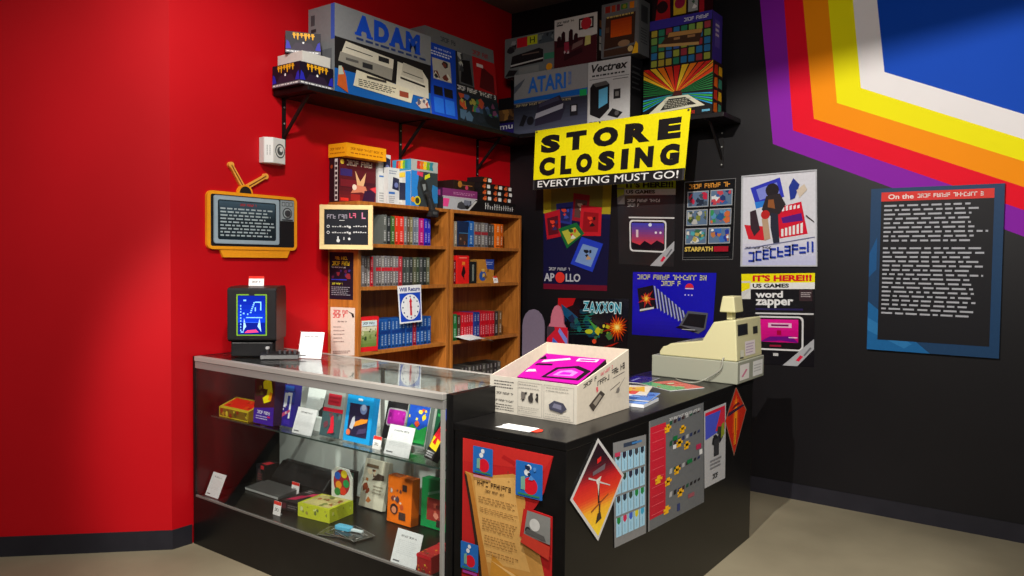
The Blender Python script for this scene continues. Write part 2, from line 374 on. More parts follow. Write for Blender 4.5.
# ================================================================== CAMERA-SIDE LIGHT
def spot(name, loc, to, power, deg, blend, size, col=(1, .95, .88)):
    l = bpy.data.lights.new(name, 'SPOT'); l.energy = power; l.spot_size = math.radians(deg); l.spot_blend = blend; l.shadow_soft_size = size; l.color = col
    o = bpy.data.objects.new(name, l); C.objects.link(o); o.location = loc
    o.rotation_euler = (Vector(to)-Vector(loc)).to_track_quat('-Z', 'Y').to_euler(); return o
spot('track_and_fill_light', (1.3, 1.2, 3.25), (4.4, 1.7, 1.0), 375, 85, .3, .018)
spot('track_and_fill_light', (1.55, 2.05, 3.3), (2.4, 3.5, 1.35), 150, 95, .8, .06)
spot('track_and_fill_light', (-.5, 2.1, 3.2), (2.42, 3.0, .5), 460, 36, .5, .10)  # added spot, no fixture seen; brightens the inside of the glass case
spot('track_and_fill_light', (1.7, -.6, 3.3), (3.1, 1.35, .5), 430, 52, .6, .2)  # added spot, no fixture seen; brightens the posters on the counter side
# added unseen blocker; it cuts the lamp off above the mural's lower half
b = MB(); d_ = Vector((.102, -.127, 0)).normalized(); n_ = Vector((d_.y, -d_.x, 0)); c_ = Vector((1.748, 1.2105, 0))
pA, pB = c_-d_*.62, c_+d_*.75
b.prism([(pA.x, pA.y), (pB.x, pB.y), (pB.x-n_.x*.08, pB.y-n_.y*.08), (pA.x-n_.x*.08, pA.y-n_.y*.08)], 3.17, HCEIL-.001, G, 'black_paint', 'z'); struct('light_blocker_1', b)
def fill_panel(loc, to, power, size):
    l = bpy.data.lights.new('fill_light', 'AREA'); l.energy = power; l.size = size; l.color = (1, .96, .9)
    o = bpy.data.objects.new('fill_light', l); C.objects.link(o); o.location = loc; o.rotation_euler = (Vector(to)-Vector(loc)).to_track_quat('-Z', 'Y').to_euler()
fill_panel((-.3, -.2, 3.3), (2.8, 2.6, 1.2), 100, 1.0)  # added wide weak fill, lifting the walls above the beam's cutoff
w = bpy.data.worlds.new('room_light'); bpy.context.scene.world = w; w.use_nodes = True
w.node_tree.nodes['Background'].inputs['Color'].default_value = (.95, .97, 1, 1); w.node_tree.nodes['Background'].inputs['Strength'].default_value = .10
sc = bpy.context.scene; sc.view_settings.view_transform = 'Standard'; sc.view_settings.look = 'None'; sc.view_settings.gamma = 1; sc.view_settings.exposure = 0
try: sc.view_settings.use_curve_mapping = False
except Exception: pass
# ================================================================== TELEVISION-SHAPED SIGN AND WALL UNIT
OR = (245, 160, 30)
tv = empty('television_sign', 'orange television-shaped information sign with antennas on the red wall', 'sign', (2.466, YR, 1.51))
TVX, TVH = 2.466, .30
def lw(u, v, Y=YR): p = wy(u, v, Y); return (p.x-TVX, p.z-1.51)
def rr(x0, z0, x1, z1, r, n=6):
    p = []
    for cx, cz, st in ((x1-r, z1-r, 0), (x0+r, z1-r, 90), (x0+r, z0+r, 180), (x1-r, z0+r, 270)):
        for i in range(n+1): w = math.radians(st+90*i/n); p.append((cx+r*math.cos(w), cz+r*math.sin(w)))
    return p
TF = -.02      # front of the board, measured from the wall
b = MB(); b.prism(rr(-.279, .0, .279, .302, .03), TF, -.0005, OR, 'card')
f = Face(b, (-.279, TF, 0), (.279, TF, 0), (.279, TF, .302), (-.279, TF, .302), 'card')
f.rrect(.035, .055, .965, .945, .02, (30, 29, 32))
b.build('board', tv)
b = MB(); b.prism([(-.205, 0), (-.185, -.042), (.215, -.042), (.235, 0)], TF+.004, -.0005, OR, 'card'); b.build('stand', tv)
b = MB(); b.prism(rr(-.245, .03, .155, .28, .012), TF-.006, TF-.001, (150, 166, 178), 'card')
f = Face(b, (-.245, TF-.006, .03), (.155, TF-.006, .03), (.155, TF-.006, .28), (-.245, TF-.006, .28), 'card')
f.rrect(.01, .02, .99, .98, .01, (160, 178, 190)); f.rrect(.055, .085, .945, .915, .03, (26, 40, 48))
f.grad(.075, .5, .925, .89, (28, 42, 50), (70, 92, 108), 8)
f.lines(.38, .80, .64, .86, 1, (200, 40, 40), .8, gap=.1); f.lines(.09, .14, .92, .77, 9, (176, 190, 196), .45)
b.build('screen', tv)
b = MB(); f = Face(b, (.165, TF-.003, .165), (.255, TF-.003, .165), (.255, TF-.003, .28), (.165, TF-.003, .28), 'card', (150, 160, 165))
b.box(.165, .255, TF-.003, TF-.0008, .165, .28, (150, 160, 165))
for i in range(3): f.frame(.1+.28*i, .72, .33+.28*i, .92, .03, (40, 40, 44))
f.ell(.5, .38, .36, (70, 76, 80)); f.ell(.5, .38, .28, (160, 168, 170)); f.ell(.5, .38, .2, (35, 35, 38))
f.rect(.1, .02, .9, .09, (60, 64, 68)); pn = b.build('control_panel', tv)
b = MB(); b.cyl((.21, TF-.0035, .209), (.21, TF-.012, .209), .017, (60, 62, 66), 'plastic'); b.build('knob', pn)
b = MB(); b.prism([(-.055+.045*math.cos(PI-PI*i/12), .302+.045*math.sin(PI*i/12)) for i in range(13)], TF, -.0005, OR, 'card')
f = Face(b, (-.1, TF-.0005, .302), (-.01, TF-.0005, .302), (-.01, TF-.0005, .347), (-.1, TF-.0005, .347), 'card'); f.poly([(.5+.4*math.cos(PI*i/12), .8*math.sin(PI*i/12)) for i in range(13)], (40, 34, 30)); b.build('antenna_base', tv)
for (u, v), x0 in (((229.5, 165), -.066), ((264, 176.5), -.044)):
    ex, ez = lw(u, v); d = Vector((ex-x0, 0, ez-.335)); L_ = d.length; d.normalize(); n_ = Vector((d.z, 0, -d.x)); b = MB()
    P = [Vector((x0, 0, .335))+n_*.012, Vector((x0, 0, .335))-n_*.012, Vector((ex, 0, ez))-n_*.010, Vector((ex, 0, ez))+n_*.010]
    b.prism([(p.x, p.z) for p in P], TF+.002, -.0006, (240, 170, 70), 'card')
    b.cyl((ex, TF+.001, ez), (ex, -.0006, ez), .016, (240, 170, 70), 'card')
    g = Face(b, *[(p.x, TF+.0018, p.z) for p in (P[0], P[3], P[2], P[1])][:4], 'card'); b.add([Vector((x0, TF+.001, .335))+n_*.003, Vector((x0, TF+.001, .335))-n_*.003, Vector((ex, TF+.001, ez))-n_*.003, Vector((ex, TF+.001, ez))+n_*.003], [(0,1,2,3)], (120, 60, 20), 'card')
    b.build('antenna', tv)
wu = empty('wall_device', 'small white wall box with a dark round emblem, above the television sign', 'wall device', (2.572, YR, 1.985))
b = MB(); b.prism([(-.075, 0), (-.075, -.045), (-.03, -.075), (.075, -.06), (.075, 0)], 0, .15, (222, 222, 218), 'plastic', 'z'); b.build('housing', wu, bevel=.004); wu.scale = (.86, 1, .93)
b = MB(); f = Face(b, (-.03, -.0755, 0), (.075, -.0605, 0), (.075, -.0605, .15), (-.03, -.0755, .15), 'plastic')
f.ell(.55, .5, .40, (60, 66, 66)); f.ell(.55, .5, .33, (215, 216, 212)); f.ell(.55, .5, .24, (70, 76, 76)); f.ell(.62, .56, .13, (225, 225, 222)); b.build('emblem', wu)
b = MB(); f = Face(b, (-.075, -.0455, 0), (-.03, -.0755, 0), (-.03, -.0755, .15), (-.075, -.0455, .15), 'plastic')
for i in range(2):
    for k in range(9): f.rect(.3+.3*i, .3+.045*k, .38+.3*i, .33+.045*k+.01*(k % 2), (130, 130, 130), True)
b.build('lettering', wu)
# ================================================================== BOXES ON THE RED WALL SHELF
Z0 = SZ+.001
def gold_art(f):
    f.rect(0, 0, 1, 1, (26, 18, 34)); f.rect(0, .02, 1, .15, (120, 118, 125)); f.lines(.03, .03, .97, .14, 1, (225, 225, 225), .5)
    f.poly([(.15, .16), (.85, .16), (.72, .5), (.28, .5)], (44, 30, 52)); f.poly([(0, .18), (.16, .2), (.1, .5), (.03, .6)], (40, 40, 170)); f.poly([(1, .18), (.84, .2), (.9, .5), (.97, .6)], (40, 40, 170))
    for i, (w, h) in enumerate(((.1, .28), (.09, .34), (.1, .22), (.12, .36), (.09, .25), (.1, .3))):
        x = .2+.105*i; f.poly([(x, .95), (x+w*.8, .95), (x+w*.55, .95-h), (x+w*.3, .95-h*.9)], (232, 170, 30)); f.rect(x, .82, x+w, .87, (232, 170, 30))
    f.ell(.5, .5, .03, (235, 235, 235))
p = Vector((2.678, 3.312, Z0))
carton('game_box', 'small dark box with gold lettering at left end of red wall shelf, bottom of stack', 'box', p, .225, .235, .118, 0, (30, 22, 36), gold_art, gold_art, gold_art)
def plain_side(c): return lambda f: (f.rect(0, 0, 1, 1, c), f.rect(.03, .05, .97, .12, tuple(int(x*.85) for x in c)))
carton('game_box', 'small white box between two dark gold-lettered boxes on the red wall shelf', 'box', (2.69, 3.33, Z0+.119), .19, .21, .062, 0, (205, 203, 196), plain_side((205, 203, 196)), plain_side((205, 203, 196)))
carton('game_box', 'small dark box with gold lettering on top of the white one, red wall shelf', 'box', (2.645, 3.385, Z0+.182), .185, .13, .115, -.62, (30, 22, 36), gold_art, gold_art, lambda f: (f.rect(0, 0, 1, 1, (40, 18, 30)), f.poly([(.1, 0), (.5, 0), (.3, 1)], (150, 30, 40)), f.poly([(.5, 0), (.75, 0), (.9, .9)], (120, 120, 130))))
def adam(f):
    f.rect(0, 0, 1, 1, (30, 28, 28)); f.rect(0, .63, 1, 1, (138, 140, 142)); f.rect(0, 0, 1, .27, (24, 96, 176))
    f.poly([(0, .27), (.16, .27), (.22, .1), (0, .05)], (24, 96, 176))
    [f.text(ch, a, .715, c, .965, (22, 74, 190), .07) for ch, a, c in (('A', .19, .36), ('D', .375, .53), ('A', .535, .70), ('M', .71, .87))]; [f.rect(a, .715, a+.065, .745, (22, 74, 190), True) for a in (.185, .30, .53, .645, .705, .81)]; f.k += 1
    f.lines(.2, .655, .97, .70, 1, (40, 60, 110), .6)
    # console
    f.poly([(.03, .36), (.56, .30), (.58, .56), (.10, .605)], (212, 206, 186)); f.poly([(.03, .36), (.56, .30), (.57, .44), (.05, .47)], (148, 144, 132))
    f.rect(.42, .49, .53, .55, (40, 40, 40)); f.poly([(.1, .53), (.36, .515), (.36, .525), (.1, .54)], (50, 50, 50)); f.rect(.26, .36, .36, .42, (46, 46, 48)); f.rect(.1, .39, .22, .42, (90, 88, 84))
    # printer
    f.poly([(.60, .20), (.975, .19), (.965, .43), (.90, .52), (.62, .55)], (216, 210, 190)); f.poly([(.66, .40), (.92, .37), (.90, .53), (.68, .56)], (192, 186, 168)); f.poly([(.65, .35), (.93, .32), (.93, .345), (.65, .375)], (40, 38, 36))
    f.poly([(.68, .44), (.90, .42), (.90, .43), (.68, .45)], (60, 58, 54))
    # keyboard
    f.poly([(.17, .12), (.77, .08), (.80, .24), (.20, .31)], (222, 214, 186)); f.lines(.22, .13, .62, .22, 4, (70, 66, 56), .5, gap=.1); f.rect(.64, .13, .74, .2, (150, 70, 50)); f.rect(.30, .245, .5, .275, (60, 56, 50))
    f.poly([(.02, .08), (.12, .02), (.10, .2), (.07, .3), (.03, .28)], (196, 92, 40)); f.poly([(.03, .2), (.08, .22), (.06, .31), (.03, .3)], (180, 190, 170))
    f.poly([(.82, .1), (.88, .04), (.99, .08), (.93, .2)], (206, 190, 180)); f.blobs(.84, .06, .96, .16, 6, [(170, 80, 70), (90, 90, 110), (230, 220, 200)], 4, .03)
def adam_side(f):
    f.rect(0, 0, 1, 1, (126, 128, 130)); f.rect(.86, .6, 1, 1, (60, 90, 180)); f.rect(.1, .72, .3, .76, (50, 50, 54)); f.rect(.1, .8, .25, .92, (70, 72, 76)); f.rect(.1, .1, .9, .5, (100, 102, 106))
pos, w_, h_ = box_y(334.5, 430.5, 91.4, 4.5, 3.315, Z0)
carton('computer_box', 'large silver box with blue lettering and pictured keyboard, on the red wall shelf', 'box', pos, w_, .225, .487, 0, (130, 132, 134), adam, adam_side)
def expo(f):
    f.rect(0, 0, 1, 1, (44, 44, 46)); f.rect(0, .83, 1, 1, (112, 112, 112)); f.lines(.2, .88, .44, .94, 1, (60, 64, 72), .9, gap=.1); f.lines(.66, .86, .92, .92, 1, (160, 40, 50), .9, gap=.1)
    f.poly([(0, 0), (.36, 0), (.36, .2), (.40, .83), (0, .83)], (22, 70, 190))
    f.lines(.1, .765, .34, .79, 1, (220, 225, 235), .8); f.lines(.05, .69, .35, .75, 2, (220, 225, 235), .5); f.rect(.06, .42, .31, .66, (190, 184, 172)); f.blobs(.07, .43, .3, .65, 8, [(40, 40, 44), (120, 60, 50), (230, 225, 210)], 8, .05)
    f.rect(.05, .24, .17, .34, (26, 24, 28)); f.rect(.19, .24, .31, .34, (26, 24, 28)); f.rect(.04, .04, .17, .21, (40, 110, 220)); f.rect(.19, .04, .32, .21, (40, 110, 220))
    f.rect(.42, .45, .66, .83, (92, 92, 94)); f.poly([(.44, .47), (.62, .46), (.6, .76), (.48, .74)], (24, 22, 24)); f.blobs(.42, .6, .5, .82, 4, [(180, 180, 175), (60, 60, 64)], 3, .05)
    f.poly([(.64, .43), (1, .43), (1, .83), (.64, .83)], (176, 22, 26)); f.poly([(.72, .47), (.96, .44), (.96, .66), (.78, .74)], (90, 12, 16)); f.rect(.7, .72, .8, .76, (220, 200, 200))
    f.lines(.38, .365, .99, .43, 1, (230, 230, 228), .8, gap=.1)
    f.rect(.36, 0, 1, .34, (30, 38, 44)); f.blobs(.38, .15, .98, .33, 26, [(170, 70, 40), (60, 120, 70), (70, 90, 140), (150, 140, 60), (110, 60, 90), (50, 70, 90)], 9, .045); f.blobs(.38, .02, .98, .14, 8, [(20, 22, 26), (70, 96, 120), (34, 40, 48)], 2, .08)
pos, w_, h_ = box_y(431.5, 500.5, 112, 20, 3.315, Z0)
carton('console_box', 'tall box in blue, black and red with silver top band, red wall shelf', 'box', pos-Vector((.004, 0, 0)), w_-.012, .2, .575, 0, (110, 110, 110), expo, plain_side((112, 112, 112)), taper=.065)
def dark_mu(f): f.rect(0, 0, 1, 1, (26, 24, 28)); f.rect(0, .02, 1, .36, (44, 34, 110)); f.text('mu', .1, .2, .85, .3, (220, 220, 225)); f.rect(0, .42, 1, .7, (120, 84, 50)); f.blobs(0, .42, 1, .7, 6, [(170, 120, 60), (70, 50, 40)], 3, .2)
carton('game_box', 'narrow dark box with purple base band in the corner between the two shelves', 'box', (4.555, 3.44, Z0), .16, .2, .29, RX, (26, 24, 28), dark_mu)
# ================================================================== BOXES ON THE BLACK WALL SHELF
XF = 4.505
def atari(f):
    f.rect(0, 0, 1, 1, (120, 124, 136)); f.rect(0, .58, 1, 1, (150, 150, 150)); f.grad(0, 0, 1, .5, (80, 84, 104), (44, 46, 58), 8)
    f.poly([(0, .52), (1, .52), (1, .62), (0, .58)], (20, 100, 190)); f.rect(.9, .5, .99, .6, (30, 170, 90))
    f.text('ATARI', .2, .66, .72, .92, (40, 110, 205), .03); f.text('5200', .75, .70, .79, .92, (60, 110, 190), .01)
    f.poly([(0, .8), (.16, .92), (.1, .8), (0, .68)], (90, 94, 104)); f.lines(.03, .45, .8, .5, 1, (220, 200, 150), .7)
    f.poly([(.30, .1), (.66, .16), (.72, .36), (.64, .56), (.34, .46)], (46, 42, 60)); f.poly([(.30, .22), (.68, .34), (.69, .42), (.32, .31)], (172, 172, 184)); f.poly([(.36, .4), (.64, .48), (.62, .54), (.36, .46)], (70, 66, 90))
    f.poly([(.08, .14), (.14, .12), (.2, .28), (.14, .32)], (30, 28, 34)); f.ell(.24, .2, .05, (28, 26, 32)); f.rect(.78, .2, .88, .38, (30, 30, 36)); f.rect(.80, .27, .86, .36, (200, 200, 205))
def vec_art(f):
    f.rect(0, 0, 1, 1, (196, 196, 194)); f.text('Vectrex', .08, .83, .94, .96, (26, 24, 24), .03, .25); f.lines(.1, .755, .9, .80, 1, (60, 60, 60), .6); f.rect(.04, .72, .97, .727, (70, 70, 70)); f.rect(.6, .68, .95, .69, (60, 60, 60))
    f.poly([(.06, .18), (.30, .10), (.52, .24), (.52, .62), (.44, .68), (.12, .66), (.06, .6)], (24, 22, 24)); f.poly([(.12, .66), (.44, .68), (.52, .62), (.2, .6)], (90, 88, 86)); f.poly([(.27, .26), (.48, .33), (.48, .58), (.27, .55)], (96, 178, 216))
    f.rect(.62, .38, .78, .53, (40, 38, 38)); f.rect(.66, .42, .74, .49, (120, 118, 114)); f.poly([(.48, .14), (.72, .08), (.84, .16), (.60, .24)], (26, 24, 26)); f.ell(.7, .16, .05, (90, 88, 88)); f.rect(.03, .02, .97, .03, (80, 80, 80)); f.lines(.05, .03, .95, .07, 1, (70, 70, 70), .6)
def vec_side(f): f.rect(0, 0, 1, 1, (30, 28, 30)); f.lines(.15, .5, .85, .9, 5, (90, 90, 90), .3); f.rect(.1, .1, .9, .42, (46, 44, 46)); f.rect(0, .76, 1, .765, (120, 120, 120))
pos, w_, h_ = box_x(513.6, 587, 134.4, 79.7, XF, Z0); HB = .432
carton('console_box', 'silver box with blue lettering and a dark console picture, on black wall shelf', 'box', pos, w_-.002, .2, HB, RX, (140, 140, 142), atari)
pos, w_, h_ = box_x(587.4, 629.7, 122, 57, XF, Z0)
carton('console_box', 'white box with black script lettering and upright console picture, on black wall shelf', 'box', pos, w_, .17, HB, RX, (190, 190, 188), vec_art, None, vec_side)
def grey_xe(f):
    f.rect(0, 0, 1, 1, (112, 116, 116)); f.rect(.25, .72, .46, .96, (200, 24, 40)); f.rect(.46, .74, .66, .97, (190, 196, 40)); f.text('H', .51, .78, .61, .93, (50, 70, 30)); f.rect(.68, .72, .98, .97, (70, 80, 86)); f.blobs(.68, .74, .97, .95, 6, [(40, 46, 52), (110, 120, 120)], 4, .05)
    f.blobs(.02, .6, .24, .95, 6, [(60, 60, 64), (150, 150, 150), (40, 40, 44)], 6, .07); f.poly([(.12, .22), (.78, .26), (.78, .56), (.7, .62), (.16, .52)], (30, 28, 30)); f.poly([(.13, .26), (.78, .33), (.78, .36), (.13, .30)], (190, 188, 184)); f.rect(.36, .5, .7, .53, (110, 90, 80))
    f.rect(.8, .3, 1, .45, (60, 130, 100)); f.ell(.9, .1, .06, (226, 150, 30), rv=.09); f.poly([(.02, .02), (.2, .02), (.28, .14), (.1, .18)], (36, 34, 36)); f.rect(.3, .03, .7, .2, (130, 132, 130))
ZB = Z0+HB+.011
pos, w_, h_ = box_x(501, 552, 90, 40, XF, ZB)
carton('console_box', 'grey box with red and yellow squares in the corner, top row of black wall shelf', 'box', (4.535, 3.226, Z0+HB+.001), .447, .16, .285, RX, (112, 116, 116), grey_xe)
def hands(f):
    f.rect(0, 0, 1, 1, (206, 200, 192)); f.rect(0, 0, 1, .52, (70, 24, 30)); f.poly([(0, .5), (.5, .42), (1, .5), (1, .56), (.8, .54), (.6, .56), (.3, .5), (0, .58)], (70, 24, 30))
    f.lines(.05, .90, .5, .95, 1, (30, 26, 26), .9, gap=.1); f.rect(.05, .86, .2, .89, (60, 50, 50)); f.frame(.58, .7, .92, .93, .035, (40, 20, 22)); f.ell(.75, .81, .12, (190, 40, 50))
    for x, t in ((.06, .66), (.16, .74), (.34, .76), (.46, .66)): f.poly([(x, .42), (x+.11, .42), (x+.1, t-.03), (x+.05, t), (x+.01, t-.05)], (44, 14, 20))
    f.poly([(.25, .3), (.37, .28), (.35, .5), (.24, .5)], (150, 40, 60)); f.poly([(.42, .32), (.68, .4), (.68, .5), (.45, .44)], (120, 90, 84)); f.poly([(.72, .36), (.86, .38), (.86, .55), (.74, .56)], (200, 190, 110)); f.poly([(.25, .12), (.68, .24), (.66, .34), (.24, .24)], (46, 14, 22)); f.blobs(.24, .26, .36, .34, 3, [(200, 180, 180), (110, 80, 90)], 2, .04)
def hands_side(f): f.rect(0, 0, 1, 1, (46, 30, 26)); f.rect(.2, .55, .8, .68, (40, 140, 200)); f.rect(.2, .4, .8, .53, (210, 205, 195)); f.rect(.2, .25, .8, .38, (210, 205, 195)); f.rect(.2, .72, .8, .86, (150, 90, 40))
pos, w_, h_ = box_x(554, 596.5, 75, 24, XF-.0, Z0+HB+.001)
carton('console_box', 'white and maroon box picturing raised hands, top row of black wall shelf', 'box', pos, w_, .15, .335, RX, (206, 200, 192), hands, None, hands_side)
def orange_tv(f):
    f.rect(0, 0, 1, 1, (104, 104, 104)); f.rect(.06, .83, .96, .95, (120, 120, 116)); f.rect(.1, .83, .24, .95, (150, 40, 30)); f.rect(.27, .83, .38, .95, (170, 60, 26)); f.rect(.41, .83, .5, .95, (120, 40, 60)); f.rect(.53, .84, .70, .94, (60, 120, 50)); f.ell(.62, .89, .05, (150, 140, 40)); f.rect(.76, .83, .88, .95, (210, 120, 20))
    f.poly([(.08, .16), (.9, .2), (.92, .76), (.12, .74)], (62, 38, 26)); f.grad(.26, .36, .82, .68, (206, 84, 10), (168, 56, 8), 6); f.rect(.12, .46, .22, .56, (96, 70, 50)); f.lines(.15, .71, .9, .77, 1, (200, 170, 90), .5); f.ell(.62, .22, .16, (150, 116, 84), rv=.06); f.poly([(.08, .02), (.92, .02), (.92, .16), (.08, .14)], (70, 48, 34)); f.ell(.8, .1, .07, (210, 180, 120))
    f.poly([(.84, 0), (1, 0), (1, .16), (.94, .22)], (236, 180, 30))
def grey_side(f): f.rect(0, 0, 1, 1, (120, 120, 120)); f.rect(.2, .6, .8, .9, (70, 70, 72)); f.lines(.2, .2, .8, .5, 6, (60, 60, 60), .4)
pos, w_, h_ = box_x(601, 638, 62, 10, XF, Z0+HB+.012)
carton('console_box', 'grey box with an orange screen picture, top row right of the hands box', 'box', pos, w_, .16, .36, RX, (118, 118, 118), orange_tv, None, grey_side)
def laser(f):
    f.rect(0, 0, 1, 1, (14, 14, 16))
    cs = [(214, 60, 20), (230, 120, 20), (236, 190, 40), (200, 30, 24)]
    for i in range(15):
        a = PI*(.14+.72*i/15); a2 = a+PI*.72/15*.8; f.poly([(.48, .46), (min(1, max(0, .48+.8*math.cos(a))), min(.99, .46+.75*math.sin(a))), (min(1, max(0, .48+.8*math.cos(a2))), min(.99, .46+.75*math.sin(a2)))], cs[i % 4], True)
    f.k += 1
    for i in range(7):
        y = .46+.05*i; f.poly([(.48, .46), (1, y), (1, y+.02)], (30, 130, 60), True); f.poly([(.48, .46), (0, y), (0, y+.02)], (30, 130, 60), True)
    f.k += 1
    for i in range(5): f.poly([(.45, .44), (0, .36-.05*i), (0, .39-.05*i)], [(40, 140, 190), (50, 170, 70)][i % 2], True); f.poly([(.52, .44), (1, .36-.05*i), (1, .39-.05*i)], [(40, 140, 190), (50, 170, 70)][i % 2], True)
    f.k += 1
    f.poly([(.08, .1), (.9, .16), (.66, .40), (.36, .40)], (206, 204, 180)); f.poly([(.26, .15), (.78, .2), (.62, .36), (.38, .36)], (40, 40, 34)); f.lines(.32, .18, .72, .34, 5, (160, 158, 140), .5, gap=.05)
    f.poly([(.44, .41), (.58, .41), (.56, .5), (.46, .5)], (70, 24, 20)); f.lines(.06, .02, .80, .09, 1, (200, 40, 20), .9, gap=.1); f.rect(.86, .04, .97, .08, (90, 160, 190))
def flame_side(f):
    f.rect(0, 0, 1, 1, (40, 20, 16))
    for i in range(4): f.poly([(.1, .04+.24*i), (.5, .02+.24*i), (.45, .22+.24*i), (.15, .2+.24*i)], [(220, 110, 20), (200, 50, 20)][i % 2]); f.poly([(.55, .04+.24*i), (.92, .03+.24*i), (.9, .2+.24*i), (.6, .21+.24*i)], [(60, 150, 120), (230, 190, 30)][i % 2])
pos, w_, h_ = box_x(643, 712, 117, 69, XF, Z0)
carton('computer_box', 'black box with a burst of rainbow laser rays over a keyboard, black wall shelf', 'box', pos, w_, .16, .325, RX, (20, 20, 22), laser, None, flame_side)
def purple_pad(f):
    f.rect(0, 0, 1, 1, (36, 34, 30)); rn = random.Random(4)
    for i in range(8):
        for j in range(5): f.rrect(.02+.123*i, .02+.16*j, .115+.123*i, .155+.16*j, .012, [(40, 120, 90), (150, 160, 60), (40, 110, 160), (170, 150, 50), (60, 90, 150), (110, 150, 70), (150, 50, 60)][rn.randint(0, 6)])
    f.poly([(.0, .8), (1, .82), (1, 1), (0, 1)], (54, 44, 142)); f.lines(.56, .86, .97, .95, 1, (225, 225, 235), .85, gap=.1)
    f.poly([(.15, .42), (.8, .36), (.86, .66), (.32, .70)], (66, 44, 30)); f.poly([(.15, .42), (.8, .34), (.8, .40), (.15, .48)], (190, 150, 90)); f.poly([(.3, .60), (.84, .58), (.85, .66), (.32, .69)], (176, 130, 70)); f.rect(.4, .52, .5, .57, (150, 110, 70)); f.rect(.62, .52, .74, .57, (150, 110, 70))
def purple_side(f): f.rect(0, 0, 1, 1, (62, 50, 150)); f.rect(.25, .3, .75, .85, (90, 80, 170)); f.lines(.3, .5, .7, .8, 3, (220, 220, 230), .5)
pos, w_, h_ = box_x(650, 712, 62, 30, XF, Z0+.326)
carton('computer_box', 'purple box with coloured squares and a brown keyboard, on top of the laser box', 'box', pos, w_, .155, .30, RX, (54, 44, 142), purple_pad, None, purple_side)
def red_three(f): f.rect(0, 0, 1, 1, (28, 12, 16)); f.poly([(.06, .0), (.36, .0), (.34, .9), (.12, .8)], (170, 20, 30)); f.ell(.2, .45, .11, (40, 14, 20)); f.rect(.42, .1, .66, .85, (206, 170, 40)); f.ell(.54, .48, .1, (150, 24, 60)); f.rect(.7, .12, .88, .9, (150, 154, 150)); f.blobs(.71, .2, .87, .8, 4, [(60, 90, 70), (220, 220, 215)], 3, .05); f.rect(.91, 0, 1, 1, (160, 16, 30))
pos, w_, h_ = box_x(652, 704, 24, 5, XF+.02, Z0+.628)
carton('console_box', 'dark red box with three pictures, topmost at right end of the black wall shelf', 'box', pos, w_, .14, .19, RX, (40, 12, 18), red_three, None, plain_side((60, 10, 18)))
# ================================================================== BANNER
def banner(f):
    f.rect(0, 0, 1, 1, (252, 238, 10)); f.rect(0, 0, 1, .17, (28, 26, 28))
    K = (24, 20, 20)
    for ch, a, c in (('S', .045, .185), ('T', .225, .365), ('O', .41, .575), ('R', .615, .775), ('E', .82, .955)): f.text(ch, a, .60, c, .90, K, .075)
    for ch, a, c in (('C', .04, .155), ('L', .195, .275), ('O', .305, .415), ('S', .455, .565), ('I', .605, .650), ('N', .69, .805), ('G', .845, .96)): f.text(ch, a, .22, c, .53, K, .075)
    f.text('EVERYTHING MUST GO!', .035, .035, .965, .145, (240, 240, 238), .008); f.rect(0, 0, .012, .17, (60, 58, 60)); f.rect(.988, 0, 1, .17, (60, 58, 60))
    for u, v in ((.012, .975), (.988, .975), (.45, .985)): f.ell(u, v, .006, (70, 66, 40))
XBN = 4.488
sheet('hanging_banner', 'yellow store closing banner with black lettering hanging from the black wall shelf', 'banner', [wx(533, 190, XBN), wx(684, 180, XBN), wx(691, 108, XBN), wx(535.5, 131, XBN)], banner, 'card', .003, (240, 225, 20))
# ================================================================== POSTERS ON THE BLACK WALL
XP = XB-.003; _sheet = sheet
def sheet(name, label, cat, corners, art, mat='gloss', thick=.0033, base=(30,30,30)): return _sheet(name, label, cat, corners, art, mat, thick, base)
def px4(bl, br, tr, tl, X=XP): return [wx(*bl, X), wx(*br, X), wx(*tr, X), wx(*tl, X)]
def apollo(f):
    f.rect(0, 0, 1, 1, (22, 20, 70)); f.poly([(0, .7), (1, .7), (1, 1), (0, 1)], (170, 150, 30)); f.poly([(.12, .72), (.88, .72), (.88, .96), (.12, .96)], (120, 112, 40)); f.rect(0, 0, 1, .66, (18, 16, 58)); f.rect(0, 0, 1, .05, (110, 14, 40))
    def gb(q, c, art, ac): f.poly(q, c); m = [(sum(p[0] for p in q)/4, sum(p[1] for p in q)/4)]; f.poly([(m[0][0]+(x-m[0][0])*.72, m[0][1]-.01+(y-m[0][1])*.66) for x, y in q], art); f.blobs(m[0][0]-.07, m[0][1]-.05, m[0][0]+.07, m[0][1]+.04, 4, ac, 3, .04)
    gb([(.44, .64), (.68, .62), (.70, .87), (.46, .89)], (150, 26, 40), (90, 60, 56), [(180, 150, 130), (90, 30, 30)])
    gb([(.22, .62), (.44, .60), (.46, .81), (.20, .79)], (40, 50, 130), (30, 34, 90), [(200, 60, 40), (60, 70, 160)])
    gb([(.06, .46), (.28, .49), (.26, .74), (.02, .70)], (176, 20, 36), (90, 16, 30), [(220, 60, 40), (50, 40, 90)])
    gb([(.56, .50), (.88, .50), (.88, .76), (.58, .78)], (196, 26, 40), (150, 14, 26), [(230, 60, 40), (30, 16, 20)])
    gb([(.38, .38), (.64, .52), (.52, .62), (.24, .56)], (20, 100, 50), (180, 180, 60), [(200, 60, 40), (220, 220, 200), (30, 80, 40)])
    gb([(.44, .24), (.78, .17), (.92, .43), (.60, .49)], (34, 60, 190), (120, 150, 200), [(20, 20, 30), (190, 150, 110), (20, 20, 30)])
    f.lines(.10, .175, .46, .205, 1, (190, 190, 200), .9, gap=.05); f.text('AP', .02, .075, .19, .15, (180, 180, 190), .03); f.ell(.28, .112, .075, (220, 50, 40)); f.text('LLO', .37, .075, .60, .15, (180, 180, 190), .03)
